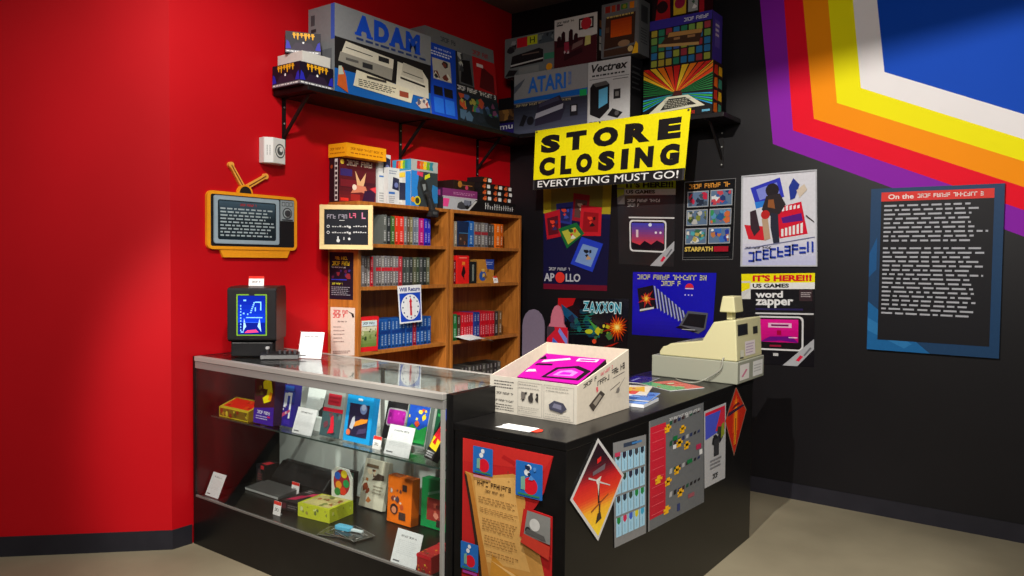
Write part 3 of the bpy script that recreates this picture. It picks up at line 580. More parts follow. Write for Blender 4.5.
sheet('poster', 'dark blue poster of tilted game packages with a red dot, nearest the bookcases', 'poster', px4((543.5, 289), (607, 291), (612, 181), (543.5, 181)), apollo, 'card')
def usgames(dark):
    def art(f):
        f.rect(0, 0, 1, 1, (36, 36, 38) if dark else (26, 24, 28)); y = (170, 186, 30) if dark else (250, 236, 10)  # dark version has the banner's shade mixed into its yellow and white
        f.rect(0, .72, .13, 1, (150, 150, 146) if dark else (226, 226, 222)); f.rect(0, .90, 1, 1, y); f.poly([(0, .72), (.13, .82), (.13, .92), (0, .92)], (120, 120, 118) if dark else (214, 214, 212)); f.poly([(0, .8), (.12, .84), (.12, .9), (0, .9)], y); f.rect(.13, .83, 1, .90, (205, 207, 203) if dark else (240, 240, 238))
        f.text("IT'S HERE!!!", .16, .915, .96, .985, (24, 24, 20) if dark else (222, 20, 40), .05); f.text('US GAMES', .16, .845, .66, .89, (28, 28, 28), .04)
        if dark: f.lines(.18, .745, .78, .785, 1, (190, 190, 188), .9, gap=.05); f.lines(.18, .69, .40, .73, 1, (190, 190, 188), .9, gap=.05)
        else: f.text('word', .2, .735, .58, .81, (238, 238, 238), .035); f.text('zapper', .2, .625, .72, .72, (238, 238, 238), .035); f.rect(.8, .7, .97, .82, (60, 44, 48)); f.lines(.82, .74, .96, .8, 3, (190, 180, 180), .5); f.rect(.2, .60, .85, .62, (46, 38, 90))
        f.rect(.2, .555, .99, .572, (215, 215, 215)); f.rrect(.21, .16, .86, .535, .06, (222, 222, 222)); f.rrect(.235, .178, .835, .517, .05, (30, 26, 30))
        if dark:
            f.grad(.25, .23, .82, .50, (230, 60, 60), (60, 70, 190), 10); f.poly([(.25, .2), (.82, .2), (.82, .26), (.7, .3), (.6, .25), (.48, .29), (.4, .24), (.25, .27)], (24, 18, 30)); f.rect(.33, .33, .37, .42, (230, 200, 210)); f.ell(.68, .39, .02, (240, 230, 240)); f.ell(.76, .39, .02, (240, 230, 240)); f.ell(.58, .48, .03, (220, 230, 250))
        else:
            f.grad(.27, .25, .79, .50, (196, 14, 120), (236, 20, 150), 6); f.rect(.38, .41, .70, .46, (240, 190, 220)); f.rect(.42, .425, .66, .445, (120, 20, 90)); f.poly([(.27, .25), (.55, .27), (.79, .25), (.7, .32), (.4, .31)], (110, 16, 130)); f.rect(.66, .30, .78, .31, (250, 210, 230)); f.rect(.5, .33, .56, .38, (170, 10, 60)); f.rect(.40, .2, .56, .22, (150, 30, 60)); f.rect(.45, .10, .52, .13, (200, 200, 200))
        f.poly([(.58, .0), (.78, .0), (1, .19), (1, .30)], (176, 178, 182)); f.poly([(.76, .06), (.80, .05), (.86, .105), (.82, .12)], (220, 30, 70)); f.poly([(.86, .12), (.88, .11), (.97, .2), (.95, .21)], (110, 110, 116))
    return art
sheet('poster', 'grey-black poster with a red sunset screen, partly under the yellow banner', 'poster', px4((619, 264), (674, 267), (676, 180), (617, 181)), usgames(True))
sheet('poster', 'black poster with bright yellow top and pink screen, right behind the cash register', 'poster', px4((742, 363), (814, 367), (815, 273), (741.5, 274)), usgames(False))
def starpath(f):
    f.rect(0, 0, 1, 1, (22, 21, 24)); f.frame(0, 0, 1, 1, .01, (120, 120, 120)); f.lines(.1, .90, .95, .965, 1, (220, 150, 60), .9, gap=.05)
    pal = [[(70, 80, 96), (200, 40, 70), (40, 50, 70)], [(220, 222, 224), (60, 100, 160), (200, 70, 80), (40, 60, 110)], [(60, 80, 50), (190, 190, 185), (130, 140, 60), (80, 90, 80)], [(90, 150, 190), (60, 150, 90), (210, 110, 60), (40, 90, 150)], [(80, 170, 180), (220, 220, 210), (60, 110, 80), (190, 170, 90)], [(40, 60, 160), (230, 232, 235), (190, 120, 70), (60, 110, 190)]]
    for i in range(6):
        a = .07+.46*(i % 2); y = .67-.235*(i//2); f.rect(a, y, a+.42, y+.20, (176, 178, 180)); g = f.sub(a+.012, y+.01, a+.408, y+.19, (96, 120, 150)); g.blobs(.03, .03, .97, .97, 16, pal[i], i+2, .16); f.k = g.k
    f.text('STARPATH', .07, .105, .63, .165, (222, 190, 90), .04); f.rect(.65, .1, .93, .165, (170, 20, 40)); f.rect(.05, .03, .95, .035, (90, 90, 90))
sheet('poster', 'black poster with a grid of six framed pictures, between sunset and race posters', 'poster', px4((682.5, 260), (733, 259.5), (736, 178), (684.5, 182)), starpath)
def race(f):
    f.rect(0, 0, 1, 1, (206, 208, 212)); f.rect(.02, .015, .98, .985, (220, 220, 228)); f.grad(.02, .015, .98, .3, (196, 198, 232), (222, 222, 232), 6)
    f.poly([(.12, .86), (.52, .95), (.58, .74), (.2, .66)], (52, 60, 190)); f.poly([(.2, .84), (.48, .9), (.52, .78), (.25, .72)], (130, 140, 220)); f.poly([(.18, .70), (.40, .72), (.38, .66), (.2, .63)], (50, 130, 220))
    f.poly([(.04, .46), (.36, .43), (.34, .28), (.1, .3)], (214, 36, 50)); f.poly([(.44, .62), (.80, .68), (.88, .34), (.52, .30)], (216, 26, 54)); f.poly([(.54, .52), (.8, .56), (.82, .48), (.56, .46)], (90, 30, 130))
    for i in range(6): f.poly([(.54+.05*i, .32+.006*i), (.57+.05*i, .32+.006*i), (.57+.05*i, .40+.012*i), (.54+.05*i, .40+.01*i)], (238, 236, 236)); f.poly([(.5+.05*i, .58+.006*i), (.53+.05*i, .585+.006*i), (.53+.05*i, .65), (.5+.05*i, .64)], (238, 230, 232), True)
    f.ell(.42, .82, .09, (44, 38, 42)); f.poly([(.28, .62), (.34, .76), (.52, .78), (.60, .66), (.52, .56), (.34, .54)], (52, 44, 46)); f.poly([(.36, .64), (.46, .62), (.44, .72), (.37, .72)], (150, 90, 50)); f.poly([(.40, .58), (.50, .56), (.52, .25), (.44, .24), (.40, .42)], (46, 48, 62)); f.poly([(.28, .52), (.36, .54), (.4, .3), (.32, .28)], (190, 160, 130)); f.ell(.33, .56, .06, (190, 40, 40))
    f.poly([(.12, .6), (.2, .62), (.26, .40), (.18, .33), (.13, .42)], (60, 44, 52)); f.poly([(.64, .84), (.70, .93), (.78, .86), (.72, .72), (.66, .70)], (40, 60, 150)); f.poly([(.78, .72), (.88, .80), (.84, .86), (.74, .8)], (216, 200, 180)); f.poly([(.86, .52), (.97, .45), (.96, .47), (.86, .54)], (70, 60, 60))
    f.lines(.06, .19, .42, .22, 1, (60, 60, 66), .8); f.poly([(.05, .19), (.97, .30), (.97, .31), (.05, .2)], (120, 124, 160))
    for i in range(9):
        a = .1+.096*i; f.marks(a, .045+.0125*i, a+.098, .165+.0125*i, (120, 150, 214), 21+i); f.marks(a+.006, .05+.0125*i, a+.104, .16+.0125*i, (36, 62, 172), 21+i)
    f.frame(0, 0, 1, 1, .015, (196, 198, 204))
sheet('poster', 'white framed poster with blue and red racing riders, above the pink-screen poster', 'poster', px4((741, 266.5), (817.5, 266.5), (817, 169.5), (742, 176)), race)
def fans(f):
    f.rect(0, 0, 1, 1, (26, 22, 190)); f.grad(0, .0, 1, .3, (22, 18, 150), (26, 22, 190), 5); f.lines(.06, .885, .95, .965, 1, (222, 220, 150), .95, gap=.02); f.lines(.36, .79, .62, .87, 1, (222, 220, 150), .95, gap=.02)
    f.ell(.70, .77, .05, (220, 40, 60), a0=0, a1=180); f.rect(.65, .75, .75, .765, (240, 220, 225))
    for i in range(3): f.ell(.655+.04*i, .66, .008, (220, 220, 240))
    f.poly([(.06, .74), (.26, .80), (.31, .44), (.10, .36)], (24, 22, 34)); f.burst(.18, .58, .11, 7, [(180, 40, 40), (235, 130, 30), (250, 220, 90)], 2); f.poly([(.1, .38), (.28, .43), (.28, .46), (.1, .41)], (220, 220, 215))
    for i in range(9):
        x = .27+.045*i; t = .79-.045*i; b = .42-.028*i; f.poly([(x, t), (x+.018, t-.01), (x+.062, b+.02), (x+.05, b)], (176, 182, 214)); f.poly([(x+.018, t-.01), (x+.04, t-.05), (x+.08, b+.0), (x+.062, b+.02)], (46, 50, 92))
    f.poly([(.60, .18), (.70, .42), (.94, .40), (.92, .16), (.84, .08)], (90, 92, 100)); f.poly([(.64, .20), (.71, .38), (.92, .37), (.90, .17)], (26, 26, 32)); f.poly([(.56, .16), (.78, .1), (.84, .12), (.62, .19)], (20, 20, 26)); f.rect(.64, .13, .8, .14, (190, 190, 196))
sheet('poster', 'bright blue poster of a fanned row of cartridges feeding a console, behind the register', 'poster', px4((632, 334.5), (712, 340), (716.5, 273), (633, 272)), fans)
def zaxxon(f):
    f.rect(0, 0, 1, 1, (18, 18, 24)); f.poly([(0, 1), (.26, 1), (.22, .86), (.1, .78), (0, .8)], (190, 24, 30)); f.poly([(.05, .88), (.2, .72), (.3, .6), (.2, .5), (.08, .66)], (20, 80, 120))
    f.blobs(.08, .2, .62, .78, 16, [(20, 60, 80), (24, 96, 96), (16, 40, 70), (30, 110, 110)], 11, .07)
    for i in range(9): y = .25+.055*i; f.poly([(.1+.03*i, y), (.5, y+.02), (.5, y+.03)], [(40, 130, 130), (60, 150, 110)][i % 2])
    f.blobs(.55, .15, .8, .5, 9, [(200, 190, 30), (120, 150, 40), (60, 110, 60), (226, 210, 60)], 5, .05); f.poly([(.44, .6), (.58, .42), (.56, .34)], (70, 150, 60)); f.ell(.47, .32, .055, (190, 200, 40), rv=.05); f.ell(.55, .12, .03, (220, 70, 40))
    f.burst(.86, .42, .2, 11, [(150, 36, 14), (228, 90, 20), (250, 170, 40), (255, 230, 130)], 9); f.poly([(.66, .0), (.9, .12), (.8, .03)], (170, 30, 20))
    zs = 'ZAXXON'
    for i, t in enumerate(zs):
        a = .38+.088*i; dy = (0, -.03, -.05, -.03, -.02, -.05)[i]
        f.text(t, a-.006, .74+dy, a+.09, .95+dy*.3, (210, 236, 240), .08); f.text(t, a+.004, .76+dy, a+.08, .93+dy*.3, (36, 150, 176), .03)
sheet('poster', 'low dark poster with an orange explosion and pale teal lettering', 'poster', px4((557.5, 346), (627, 348), (629.5, 299), (558, 298)), zaxxon)
# free-standing printed board in front of that poster, plain stand-in shapes only
ya, yb, yc, yd = [wx(u, 330, 4.6).y for u in (567.5, 547, 544, 522)]
st = empty('display_standee', 'low cutout board with red and blue stripes beside a grey part, behind the cardboard box', 'standee', (4.60, yb, 0), 0)
zt = wx(555, 305, 4.6).z; zs = wx(555, 324, 4.6).z
def cap(y0, y1, z, zz, n=8): return [((y0+y1)/2+(y1-y0)/2*math.cos(PI*i/n), z+(zz-z)*math.sin(PI*i/n)) for i in range(n+1)]
b = MB(); ym = (ya+yb)/2
b.prism([(y-yb, z) for y, z in [(ya, 0), (ya, zs-.05), (ya+.03, zs)]+cap(ym+.06, ym-.055, zs+.0, zt)+[(yb-.02, zs), (yb, zs-.06), (yb, 0)]], 0, .012, (196, 110, 130), 'card', 'x')
f = Face(b, (0, 0, .5), (0, ya-yb, .5), (0, ya-yb, zs-.02), (0, 0, zs-.02), 'card')
f.rect(0, 0, 1, 1, (200, 26, 50)); f.poly([(.0, .3), (1, .12), (1, .0), (0, 0)], (40, 30, 40)); f.poly([(.2, .66), (1, .44), (1, .62), (.3, .84)], (60, 100, 200)); f.poly([(0, .3), (1, .12), (1, .3), (0, .44)], (206, 30, 50)); f.poly([(.55, .93), (1, .72), (1, .83), (.62, .99)], (120, 130, 210)); f.poly([(0, .82), (.4, .96), (.36, 1), (0, 1)], (60, 50, 60))
b.build('printed_board', st)
b = MB(); b.prism([(y-yb, z) for y, z in [(yc, 0)]+cap(yd, yc, zs-.03, zt-.04)+[(yd, 0)]], .004, .014, (120, 108, 128), 'card', 'x'); b.build('grey_board', st)
b = MB(); b.prism([(.014, 0), (.16, 0), (.014, .35)], -.1, -.09, (120, 100, 80), 'card'); b.build('strut', st)
# information panel at the right
def info(f):
    f.rect(0, 0, 1, 1, (24, 62, 100)); f.poly([(0, .0), (.5, .0), (.0, .3)], (20, 100, 160)); f.poly([(0, .12), (.3, .02), (.36, .05), (0, .2)], (40, 120, 180)); f.poly([(0, .45), (.06, .5), (.06, .7), (0, .6)], (16, 84, 140))
    f.rect(.085, .065, .93, .975, (20, 19, 24)); f.rect(.085, .92, .93, .975, (222, 48, 40)); f.text('On the', .14, .932, .34, .962, (240, 225, 220), .02); f.lines(.37, .93, .88, .965, 1, (240, 225, 220), .7)
    f.lines(.11, .665, .9, .905, 9, (176, 178, 186), .4, 2); f.lines(.11, .22, .9, .645, 16, (176, 178, 186), .4, 4)
sheet('information_sign', 'tall blue-edged information panel with red heading below the rainbow mural', 'panel', [(XB-.02, .952, .972), (XB-.02, .30, .972), (XB-.02, .30, 1.905), (XB-.02, .952, 1.905)], info, 'card', .018, (24, 62, 100))
# ================================================================== TOP OF THE BOOKCASES
T0 = BT+.001
def vcs_side(f): f.rect(0, 0, 1, 1, (40, 16, 26)); f.rect(.56, .03, .86, .97, (214, 210, 206)); [f.rect(.6, .06+.11*i, .82, .13+.11*i, (44, 26, 34), True) for i in range(8)]; f.ell(.25, .8, .13, (150, 60, 30))
def joy(f):
    f.rect(0, 0, 1, 1, (92, 26, 34)); f.grad(0, 0, 1, .5, (128, 34, 34), (66, 20, 34), 6); f.lines(.2, .84, .96, .97, 1, (228, 214, 190), .95, gap=.02); f.ell(.08, .91, .05, (220, 190, 60)); f.rect(.03, .6, .34, .76, (60, 44, 110)); f.rect(.03, .36, .6, .52, (120, 30, 40))
    f.poly([(.42, .74), (.56, .5), (.72, .72), (.68, .5), (.62, .3), (.5, .3), (.46, .5)], (228, 180, 130)); f.poly([(.3, .22), (.6, .26), (.8, .2), (.7, .4), (.44, .42)], (214, 130, 100)); f.poly([(.6, 0), (.95, 0), (.98, .34), (.68, .3)], (54, 22, 54)); f.poly([(.82, .36), (1, .26), (1, .42)], (220, 60, 70)); f.ell(.4, .36, .06, (240, 220, 200)); f.rect(.03, .03, .24, .1, (226, 50, 40)); f.rect(.3, .05, .55, .2, (160, 40, 36))
carton('console_box', 'dark red upright box with vertical white side strip, on the left bookcase', 'box', (3.128, 3.485, T0), .292, .088, .262, 0, (60, 18, 28), joy, vcs_side)
def orange(f): f.rect(0, 0, 1, 1, (238, 160, 20)); f.lines(.1, .5, .94, .72, 1, (170, 96, 10), .8, gap=.1); f.lines(.1, .22, .94, .36, 1, (170, 96, 10), .6)
carton('game_box', 'flat orange box lying on top of the dark red box', 'box', (3.135, 3.415, T0+.263), .316, .16, .078, 0, (236, 158, 20), orange, orange, None, plain_side((240, 168, 30)))
def cam_art(seed):
    def art(f): f.rect(0, 0, 1, 1, (206, 208, 206)); f.lines(.1, .82, .8, .94, 2, (120, 130, 150), .5); dv = .0 if seed else .2; f.poly([(.36, .44+dv), (.96, .40+dv), (.98, .72+dv), (.44, .76+dv)], (38, 40, 66)); f.ell(.72, .55+dv, .17, (110, 120, 170)); f.rect(.06, .3 if seed else .55, .6, .36 if seed else .58, (60, 110, 180)); f.lines(.08, .06, .6, .26, 4, (130, 130, 134), .4, seed)
    return art
p1_ = wy(385.5, 200, 3.36)
carton('game_box', 'white box with dark round device picture, behind and right of the red box', 'box', (3.338, 3.475, T0), .104, .10, .318, 0, (200, 200, 198), cam_art(0))
carton('game_box', 'short white box with blue picture beside the silver rainbow-lettered box', 'box', (3.372, 3.428, T0), .098, .04, .235, 0, (200, 200, 198), cam_art(1))
def rain(f):
    for i, c in enumerate([(206, 40, 44), (226, 110, 30), (230, 200, 40), (110, 170, 40), (40, 130, 150)]): f.poly([(.20+.12*i, .81), (.34+.12*i, .80), (.31+.12*i, .90), (.35+.12*i, .98), (.22+.12*i, .98)], c)
def stick_front(f):
    f.rect(0, 0, 1, 1, (52, 60, 64)); f.rect(0, .76, 1, 1, (170, 176, 172)); rain(f); f.poly([(0, 0), (.28, 0), (.22, .4), (.3, .76), (0, .76)], (40, 130, 210)); f.poly([(.7, .1), (1, .1), (1, .45), (.8, .5)], (40, 120, 180))
    f.poly([(.2, .68), (.42, .64), (.44, .74), (.22, .75)], (214, 60, 90)); f.poly([(.48, .58), (.7, .66), (.68, .74), (.5, .68)], (206, 210, 40)); f.poly([(.3, .52), (.46, .62), (.6, .5), (.72, .12), (.86, -.0), (.6, .0), (.46, .2)], (38, 40, 42)); f.poly([(.4, .48), (.52, .5), (.54, .38), (.46, .34)], (130, 136, 136)); f.ell(.22, .12, .12, (214, 200, 40)); f.ell(.22, .12, .08, (60, 60, 40)); f.ell(.06, .14, .07, (230, 150, 40))
def stick_side(f): f.rect(0, 0, 1, 1, (196, 196, 190)); f.rect(0, .76, 1, 1, (60, 140, 180)); rain(f); f.rect(.05, .08, .55, .6, (210, 212, 208)); f.poly([(.2, .14), (.8, .12), (.84, .48), (.3, .52)], (40, 42, 66)); f.rect(.72, 0, 1, .74, (40, 130, 210)); f.rect(.1, .62, .7, .72, (220, 190, 60))
pos, w_, h_ = box_y(410, 438.5, 207, 159.5, 3.33, T0)
carton('joystick_box', 'silver topped box with rainbow letters and joystick picture, on the left bookcase', 'box', (3.548, 3.33, T0), .245, .165, .292, 0, (176, 178, 174), stick_front, stick_side)
jg = empty('hanging_joystick', 'black joystick hanging down over the front edge of the left bookcase', 'joystick', (3.578, BY-.030, 1.742), 0)
b = MB(); b.cyl((-.035, .0, .125), (.0, 0, .03), .018, (34, 36, 38), 'plastic', 14, .022); b.cyl((-.045, 0, .15), (-.035, 0, .125), .024, (44, 46, 48), 'plastic', 14, .02); b.build('grip', jg)
b = MB(); b.prism([(-.038, 0), (.03, -.006), (.036, .04), (-.012, .046)], -.02, .02, (28, 29, 31), 'plastic'); b.box(-.02, .02, -.022, -.0195, .012, .03, (70, 72, 74), 'plastic'); b.build('base', jg, bevel=.003)
def black_flat(f):
    f.rect(0, 0, 1, 1, (18, 17, 19)); f.poly([(0, 0), (.3, 0), (.42, 1), (0, 1)], (176, 178, 184)); f.poly([(.0, .2), (.06, .2), (.08, .9), (0, .9)], (226, 70, 140)); f.blobs(.1, .1, .36, .9, 6, [(24, 22, 24), (110, 114, 130), (60, 60, 66)], 6, .05); f.poly([(.3, 0), (.33, 0), (.44, .9), (.41, .9)], (190, 190, 190))
    rn = random.Random(2)
    for i in range(13):
        x = .55+.032*i; h = .3+.3*rn.random(); f.rect(x, .28, x+.008, .28+h, (214, 214, 214)); f.rect(x+.006, .28+h*.5, x+.02, .28+h*.6, (214, 214, 214))
carton('game_box', 'wide flat black box with white lettering, bottom of pile on right bookcase', 'box', (4.12, 3.325, T0), .80, .22, .078, 0, (18, 17, 19), black_flat, plain_side((40, 36, 44)))
carton('game_box', 'flat purple box lying on the wide black box', 'box', (3.905, 3.335, T0+.080), .36, .2, .058, 0, (120, 40, 100), lambda f: (f.rect(0, 0, 1, 1, (124, 44, 104)), f.lines(.3, .35, .95, .7, 2, (190, 130, 170), .4), f.rect(0, .0, 1, .12, (190, 180, 190))), lambda f: (f.rect(0, 0, 1, 1, (60, 24, 60)), f.rect(.2, .2, .9, .8, (150, 60, 120))))
carton('game_box', 'dark brown box with a gold emblem on top of the flat purple box', 'box', (3.955, 3.345, T0+.139), .22, .18, .062, 0, (36, 20, 18), lambda f: (f.rect(0, 0, 1, 1, (36, 20, 18)), f.ell(.3, .6, .1, (170, 110, 40), rv=.35), f.rect(.35, .5, .9, .58, (150, 100, 50)), f.ell(.62, .3, .07, (190, 60, 90), rv=.25)))
def end_art(f): f.rect(0, 0, 1, 1, (22, 18, 20)); f.blobs(.04, .1, .52, .9, 5, [(206, 92, 40), (190, 70, 34), (222, 130, 70)], 6, .16); f.rrect(.64, .2, .95, .8, .05, (222, 220, 218))
nth = ['bottom', 'second', 'third', 'top']
for c_, (x, n) in enumerate(((4.185, 4), (4.312, 3), (4.432, 3))):
    for k in range(n):
        carton('cartridge_box', 'small black cartridge box with white square, %s of %s in the %s' % (nth[k] if not (k == n-1) else 'top', ('four', 'three', 'three')[c_], ('taller left stack', 'middle stack', 'right stack')[c_]), 'cartridge box', (x, 3.335+.004*((k*7+c_) % 3), T0+.080+.0425*k), .118, .13, .041, .03*((k+c_) % 3-1), (22, 18, 20), end_art, group='small boxes stacked on the right bookcase', bevel=.0008)
# ================================================================== BOOKCASE ROWS
ORD = ['first', 'second', 'third', 'fourth', 'fifth', 'sixth', 'seventh', 'eighth', 'ninth', 'tenth', 'eleventh', 'twelfth', 'thirteenth', 'fourteenth', 'fifteenth', 'sixteenth', 'seventeenth', 'eighteenth', 'nineteenth', 'twentieth', 'twenty-first', 'twenty-second', 'twenty-third', 'twenty-fourth']
def cname(c):
    r, g, b_ = c; m = max(c); d = m-min(c)
    if d < 28: return 'black' if m < 60 else ('dark grey' if m < 105 else ('grey' if m < 170 else 'pale grey'))
    if r == m: return 'orange' if g > 70 and b_ < 90 and r > 180 else ('magenta' if b_ > 80 else ('brown' if r < 150 and g > 40 else 'red'))
    if g == m: return 'green'
    return 'blue'
def spine(c, band, seed):
    def art(f):
        f.rect(0, 0, 1, 1, c); rn = random.Random(seed); l = tuple(min(255, int(x*.5+120)) for x in c)
        if band: f.rect(0, .5, 1, .62, band)
        y = .12
        while y < .46: h = .03+.05*rn.random(); f.rect(.3, y, .7, min(.47, y+h), l, True); y += h+.025
        y = .66
        while y < .9: h = .03+.04*rn.random(); f.rect(.32, y, .68, min(.92, y+h), l, True); y += h+.02
        f.k += 1; f.rect(.12, .03, .88, .08, tuple(int(x*.6) for x in c))
    return art
def row(z, items, where, group, y=BY+.02, depth=.14):
    for i, it in enumerate(items):
        u0, u1, h, c = it[:4]; band = it[4] if len(it) > 4 else None
        a = wy(u0, 270, y).x; e = wy(u1, 270, y).x; w_ = e-a-.0012; rn = random.Random(i*13+int(z*100))
        carton('game_case', '%s game case, %s from the left %s' % (cname(c), ORD[i], where), 'game case', ((a+e)/2, y+.006*rn.random(), z+.001), w_, depth, h*(1-.012*rn.random()), 0, c, spine(c, band, i+int(z*50)), None, None, None, group, bevel=.0008)
def run(u0, u1, n, h, cols, band=None): 
    s_ = (u1-u0)/n; return [(u0+s_*i, u0+s_*(i+1), h, cols[i % len(cols)], band) for i in range(n)]
GY = [(116, 112, 112), (98, 92, 90), (128, 124, 120), (106, 104, 108)]
row(1.557, [(383, 387, .178, (92, 96, 92)), (387, 391, .172, (40, 44, 46)), (391, 395, .172, (60, 96, 40)), (395.2, 398.6, .175, (212, 52, 28)), (398.8, 404, .175, (220, 46, 30))]+run(404.2, 419, 5, .175, [(122, 122, 122), (92, 78, 64), (126, 118, 80), (104, 112, 126), (116, 126, 146)])+[(419.2, 424, .172, (184, 24, 110)), (424.2, 427.4, .172, (40, 36, 170)), (427.5, 430.8, .17, (44, 44, 180))],
    'on the top shelf of the left bookcase', 'top row in the left bookcase')
row(1.304, run(362, 370.2, 3, .180, GY)+[(370.3, 373.4, .178, (176, 30, 44))]+run(376, 398.6, 8, .182, GY, (190, 30, 44))+[(398.8, 402.6, .18, (170, 40, 50))]+run(403, 430, 8, .176, [(58, 64, 62), (70, 78, 74), (46, 50, 50), (86, 88, 66), (52, 66, 48), (64, 66, 66), (40, 46, 44), (96, 98, 74)]),
    'on the middle shelf of the left bookcase', 'middle row in the left bookcase')
bl = [(24, 78, 150), (28, 84, 160), (20, 66, 132), (26, 80, 152)]
row(.921, run(381, 413.4, 9, .178, bl, (20, 56, 128))+[(413.5, 417, .176, (150, 30, 50))]+run(417.2, 431.5, 4, .18, bl, (20, 56, 128)),
    'in the blue row of the left bookcase', 'blue row in the left bookcase', y=BY+.03)
def green_pic(f): f.rect(0, 0, 1, 1, (206, 26, 34)); f.rect(.04, .14, .9, .9, (200, 196, 170)); f.grad(.04, .14, .9, .6, (96, 120, 50), (150, 160, 110), 5); f.blobs(.06, .2, .88, .7, 12, [(70, 96, 40), (180, 184, 140), (110, 130, 70), (50, 66, 40)], 4, .09); f.rect(.06, .74, .88, .88, (190, 206, 214)); f.lines(.1, .78, .8, .86, 1, (70, 80, 70), .8)
carton('game_box', 'red box with a green landscape picture, front-facing left of the blue row', 'box', (3.07, BY+.006, .922), .128, .03, .205, -.12, (206, 26, 34), green_pic, tilt=-.05)
row(1.557, [(454.5, 457, .168, (150, 140, 122)), (468.5, 474, .178, (24, 92, 170))]+run(474.4, 488, 4, .172, GY, (150, 40, 50))+run(488.2, 494.4, 2, .168, [(66, 60, 56), (80, 74, 66)])+[(495, 500, .172, (226, 104, 14)), (500.1, 503.4, .172, (190, 84, 10))],
    'on the top shelf of the right bookcase', 'top row in the right bookcase')
def dark_pic(f): f.rect(0, 0, 1, 1, (22, 40, 74)); f.rect(.05, .06, .95, .5, (60, 44, 40)); f.blobs(.08, .08, .9, .46, 6, [(120, 70, 50), (40, 36, 40), (140, 110, 90)], 7, .09); f.rect(.05, .52, .95, .55, (70, 120, 160))
carton('game_box', 'dark blue front-facing box beside the blue spine, top shelf of right bookcase', 'box', ((wy(457.5, 270, BY+.03).x+wy(468, 270, BY+.03).x)/2, BY+.03, 1.558), wy(468, 270, BY+.03).x-wy(457.5, 270, BY+.03).x-.004, .03, .172, 0, (22, 40, 74), dark_pic, tilt=-.04)
row(1.304, [(453.6, 456.2, .16, (130, 20, 26))], 'on the middle shelf of the right bookcase', None)
def redfig(f): f.rect(0, 0, 1, 1, (222, 30, 26)); f.poly([(.35, .35), (.5, .62), (.62, .6), (.72, .4), (.6, .3), (.62, .12), (.5, .24), (.4, .28)], (40, 14, 14)); f.rect(.4, .66, .66, .78, (230, 120, 40)); f.rect(.15, .9, .8, .94, (240, 120, 100))
def bcx(u0, u1, y): a = wy(u0, 270, y).x; e = wy(u1, 270, y).x; return (a+e)/2, e-a-.002
cx_, w_ = bcx(457, 469, BY+.02)
carton('game_box', 'bright red box with a dark figure, middle shelf of right bookcase', 'box', (cx_, BY+.02, 1.305), w_, .06, .192, 0, (222, 30, 26), redfig)
cx_, w_ = bcx(470, 476.6, BY+.02)
carton('game_box', 'slim black box with pale side text, between red and gold boxes', 'box', (cx_, BY+.02, 1.305), w_, .1, .165, 0, (24, 24, 24), lambda f: (f.rect(0, 0, 1, 1, (24, 26, 26)), f.rect(.3, .1, .6, .8, (120, 126, 116)), f.rect(0, .92, 1, 1, (150, 110, 50))))
cx_, w_ = bcx(477.4, 493, BY+.03)
carton('game_box', 'gold and blue front-facing box, middle shelf of right bookcase', 'box', (cx_, BY+.03, 1.305), w_, .05, .168, -.1, (170, 110, 40), lambda f: (f.rect(0, 0, 1, 1, (176, 118, 44)), f.poly([(.5, 1), (1, 1), (1, .56), (.6, .6)], (34, 60, 140)), f.lines(.55, .75, .95, .92, 2, (150, 160, 210), .4), f.ell(.35, .3, .2, (40, 80, 150)), f.blobs(.1, .2, .7, .6, 5, [(200, 160, 80), (120, 80, 40)], 3, .1)))
def price(name_label, loc, rz, w_=.05, h_=.042, tilt=.25, group=None):
    t = empty('price_tag', name_label, 'price tag', loc, rz, group)
    q = MB(); a = w_/2; ty = math.sin(tilt)*h_; tz = math.cos(tilt)*h_
    P = [(-a, 0, 0), (a, 0, 0), (a, ty, tz), (-a, ty, tz)]; B_ = [(x, y+.0015, z) for x, y, z in P]
    q.add(P+B_, [(0,1,2,3),(7,6,5,4),(0,4,5,1),(1,5,6,2),(2,6,7,3),(3,7,4,0)], (236, 230, 228), 'paper')
    f = Face(q, *P, 'paper'); f.rect(0, 0, 1, 1, (236, 232, 230)); f.rect(0, .74, 1, 1, (222, 50, 40)); f.lines(.2, .25, .8, .55, 1, (120, 110, 110), .7)
    q.build('card', t)
    q = MB(); q.box(-a*.5, a*.5, .002, .022, 0, .004, (225, 225, 225), 'plastic'); q.build('foot', t)
    return t
price('red and white price tag on middle shelf of the right bookcase', (wy(496, 281, BY+.012).x, BY+.010, 1.305), 0, .05, .05)
GRN = (24, 112, 52); RD = [(186, 22, 36), (196, 26, 40), (176, 20, 34)]
row(.921, [(453.5, 457.6, .180, GRN), (458, 461.6, .17, (70, 50, 36))]+run(462, 474, 5, .182, RD, (190, 14, 30))+run(474.2, 480.6, 2, .182, [(30, 56, 130), (26, 50, 120)])+run(481, 495, 6, .18, RD, (190, 14, 30))+[(495.4, 499, .176, (58, 50, 46)), (499.4, 503, .178, (120, 84, 44))],
    'in the red row of the right bookcase', 'red row in the right bookcase')
row(.62, run(458, 502, 12, .105, [(54, 54, 52), (66, 66, 60), (44, 42, 42), (78, 78, 70)]), 'on the low shelf of the right bookcase', 'dark row on the low shelf of the right bookcase', y=BY+.05)
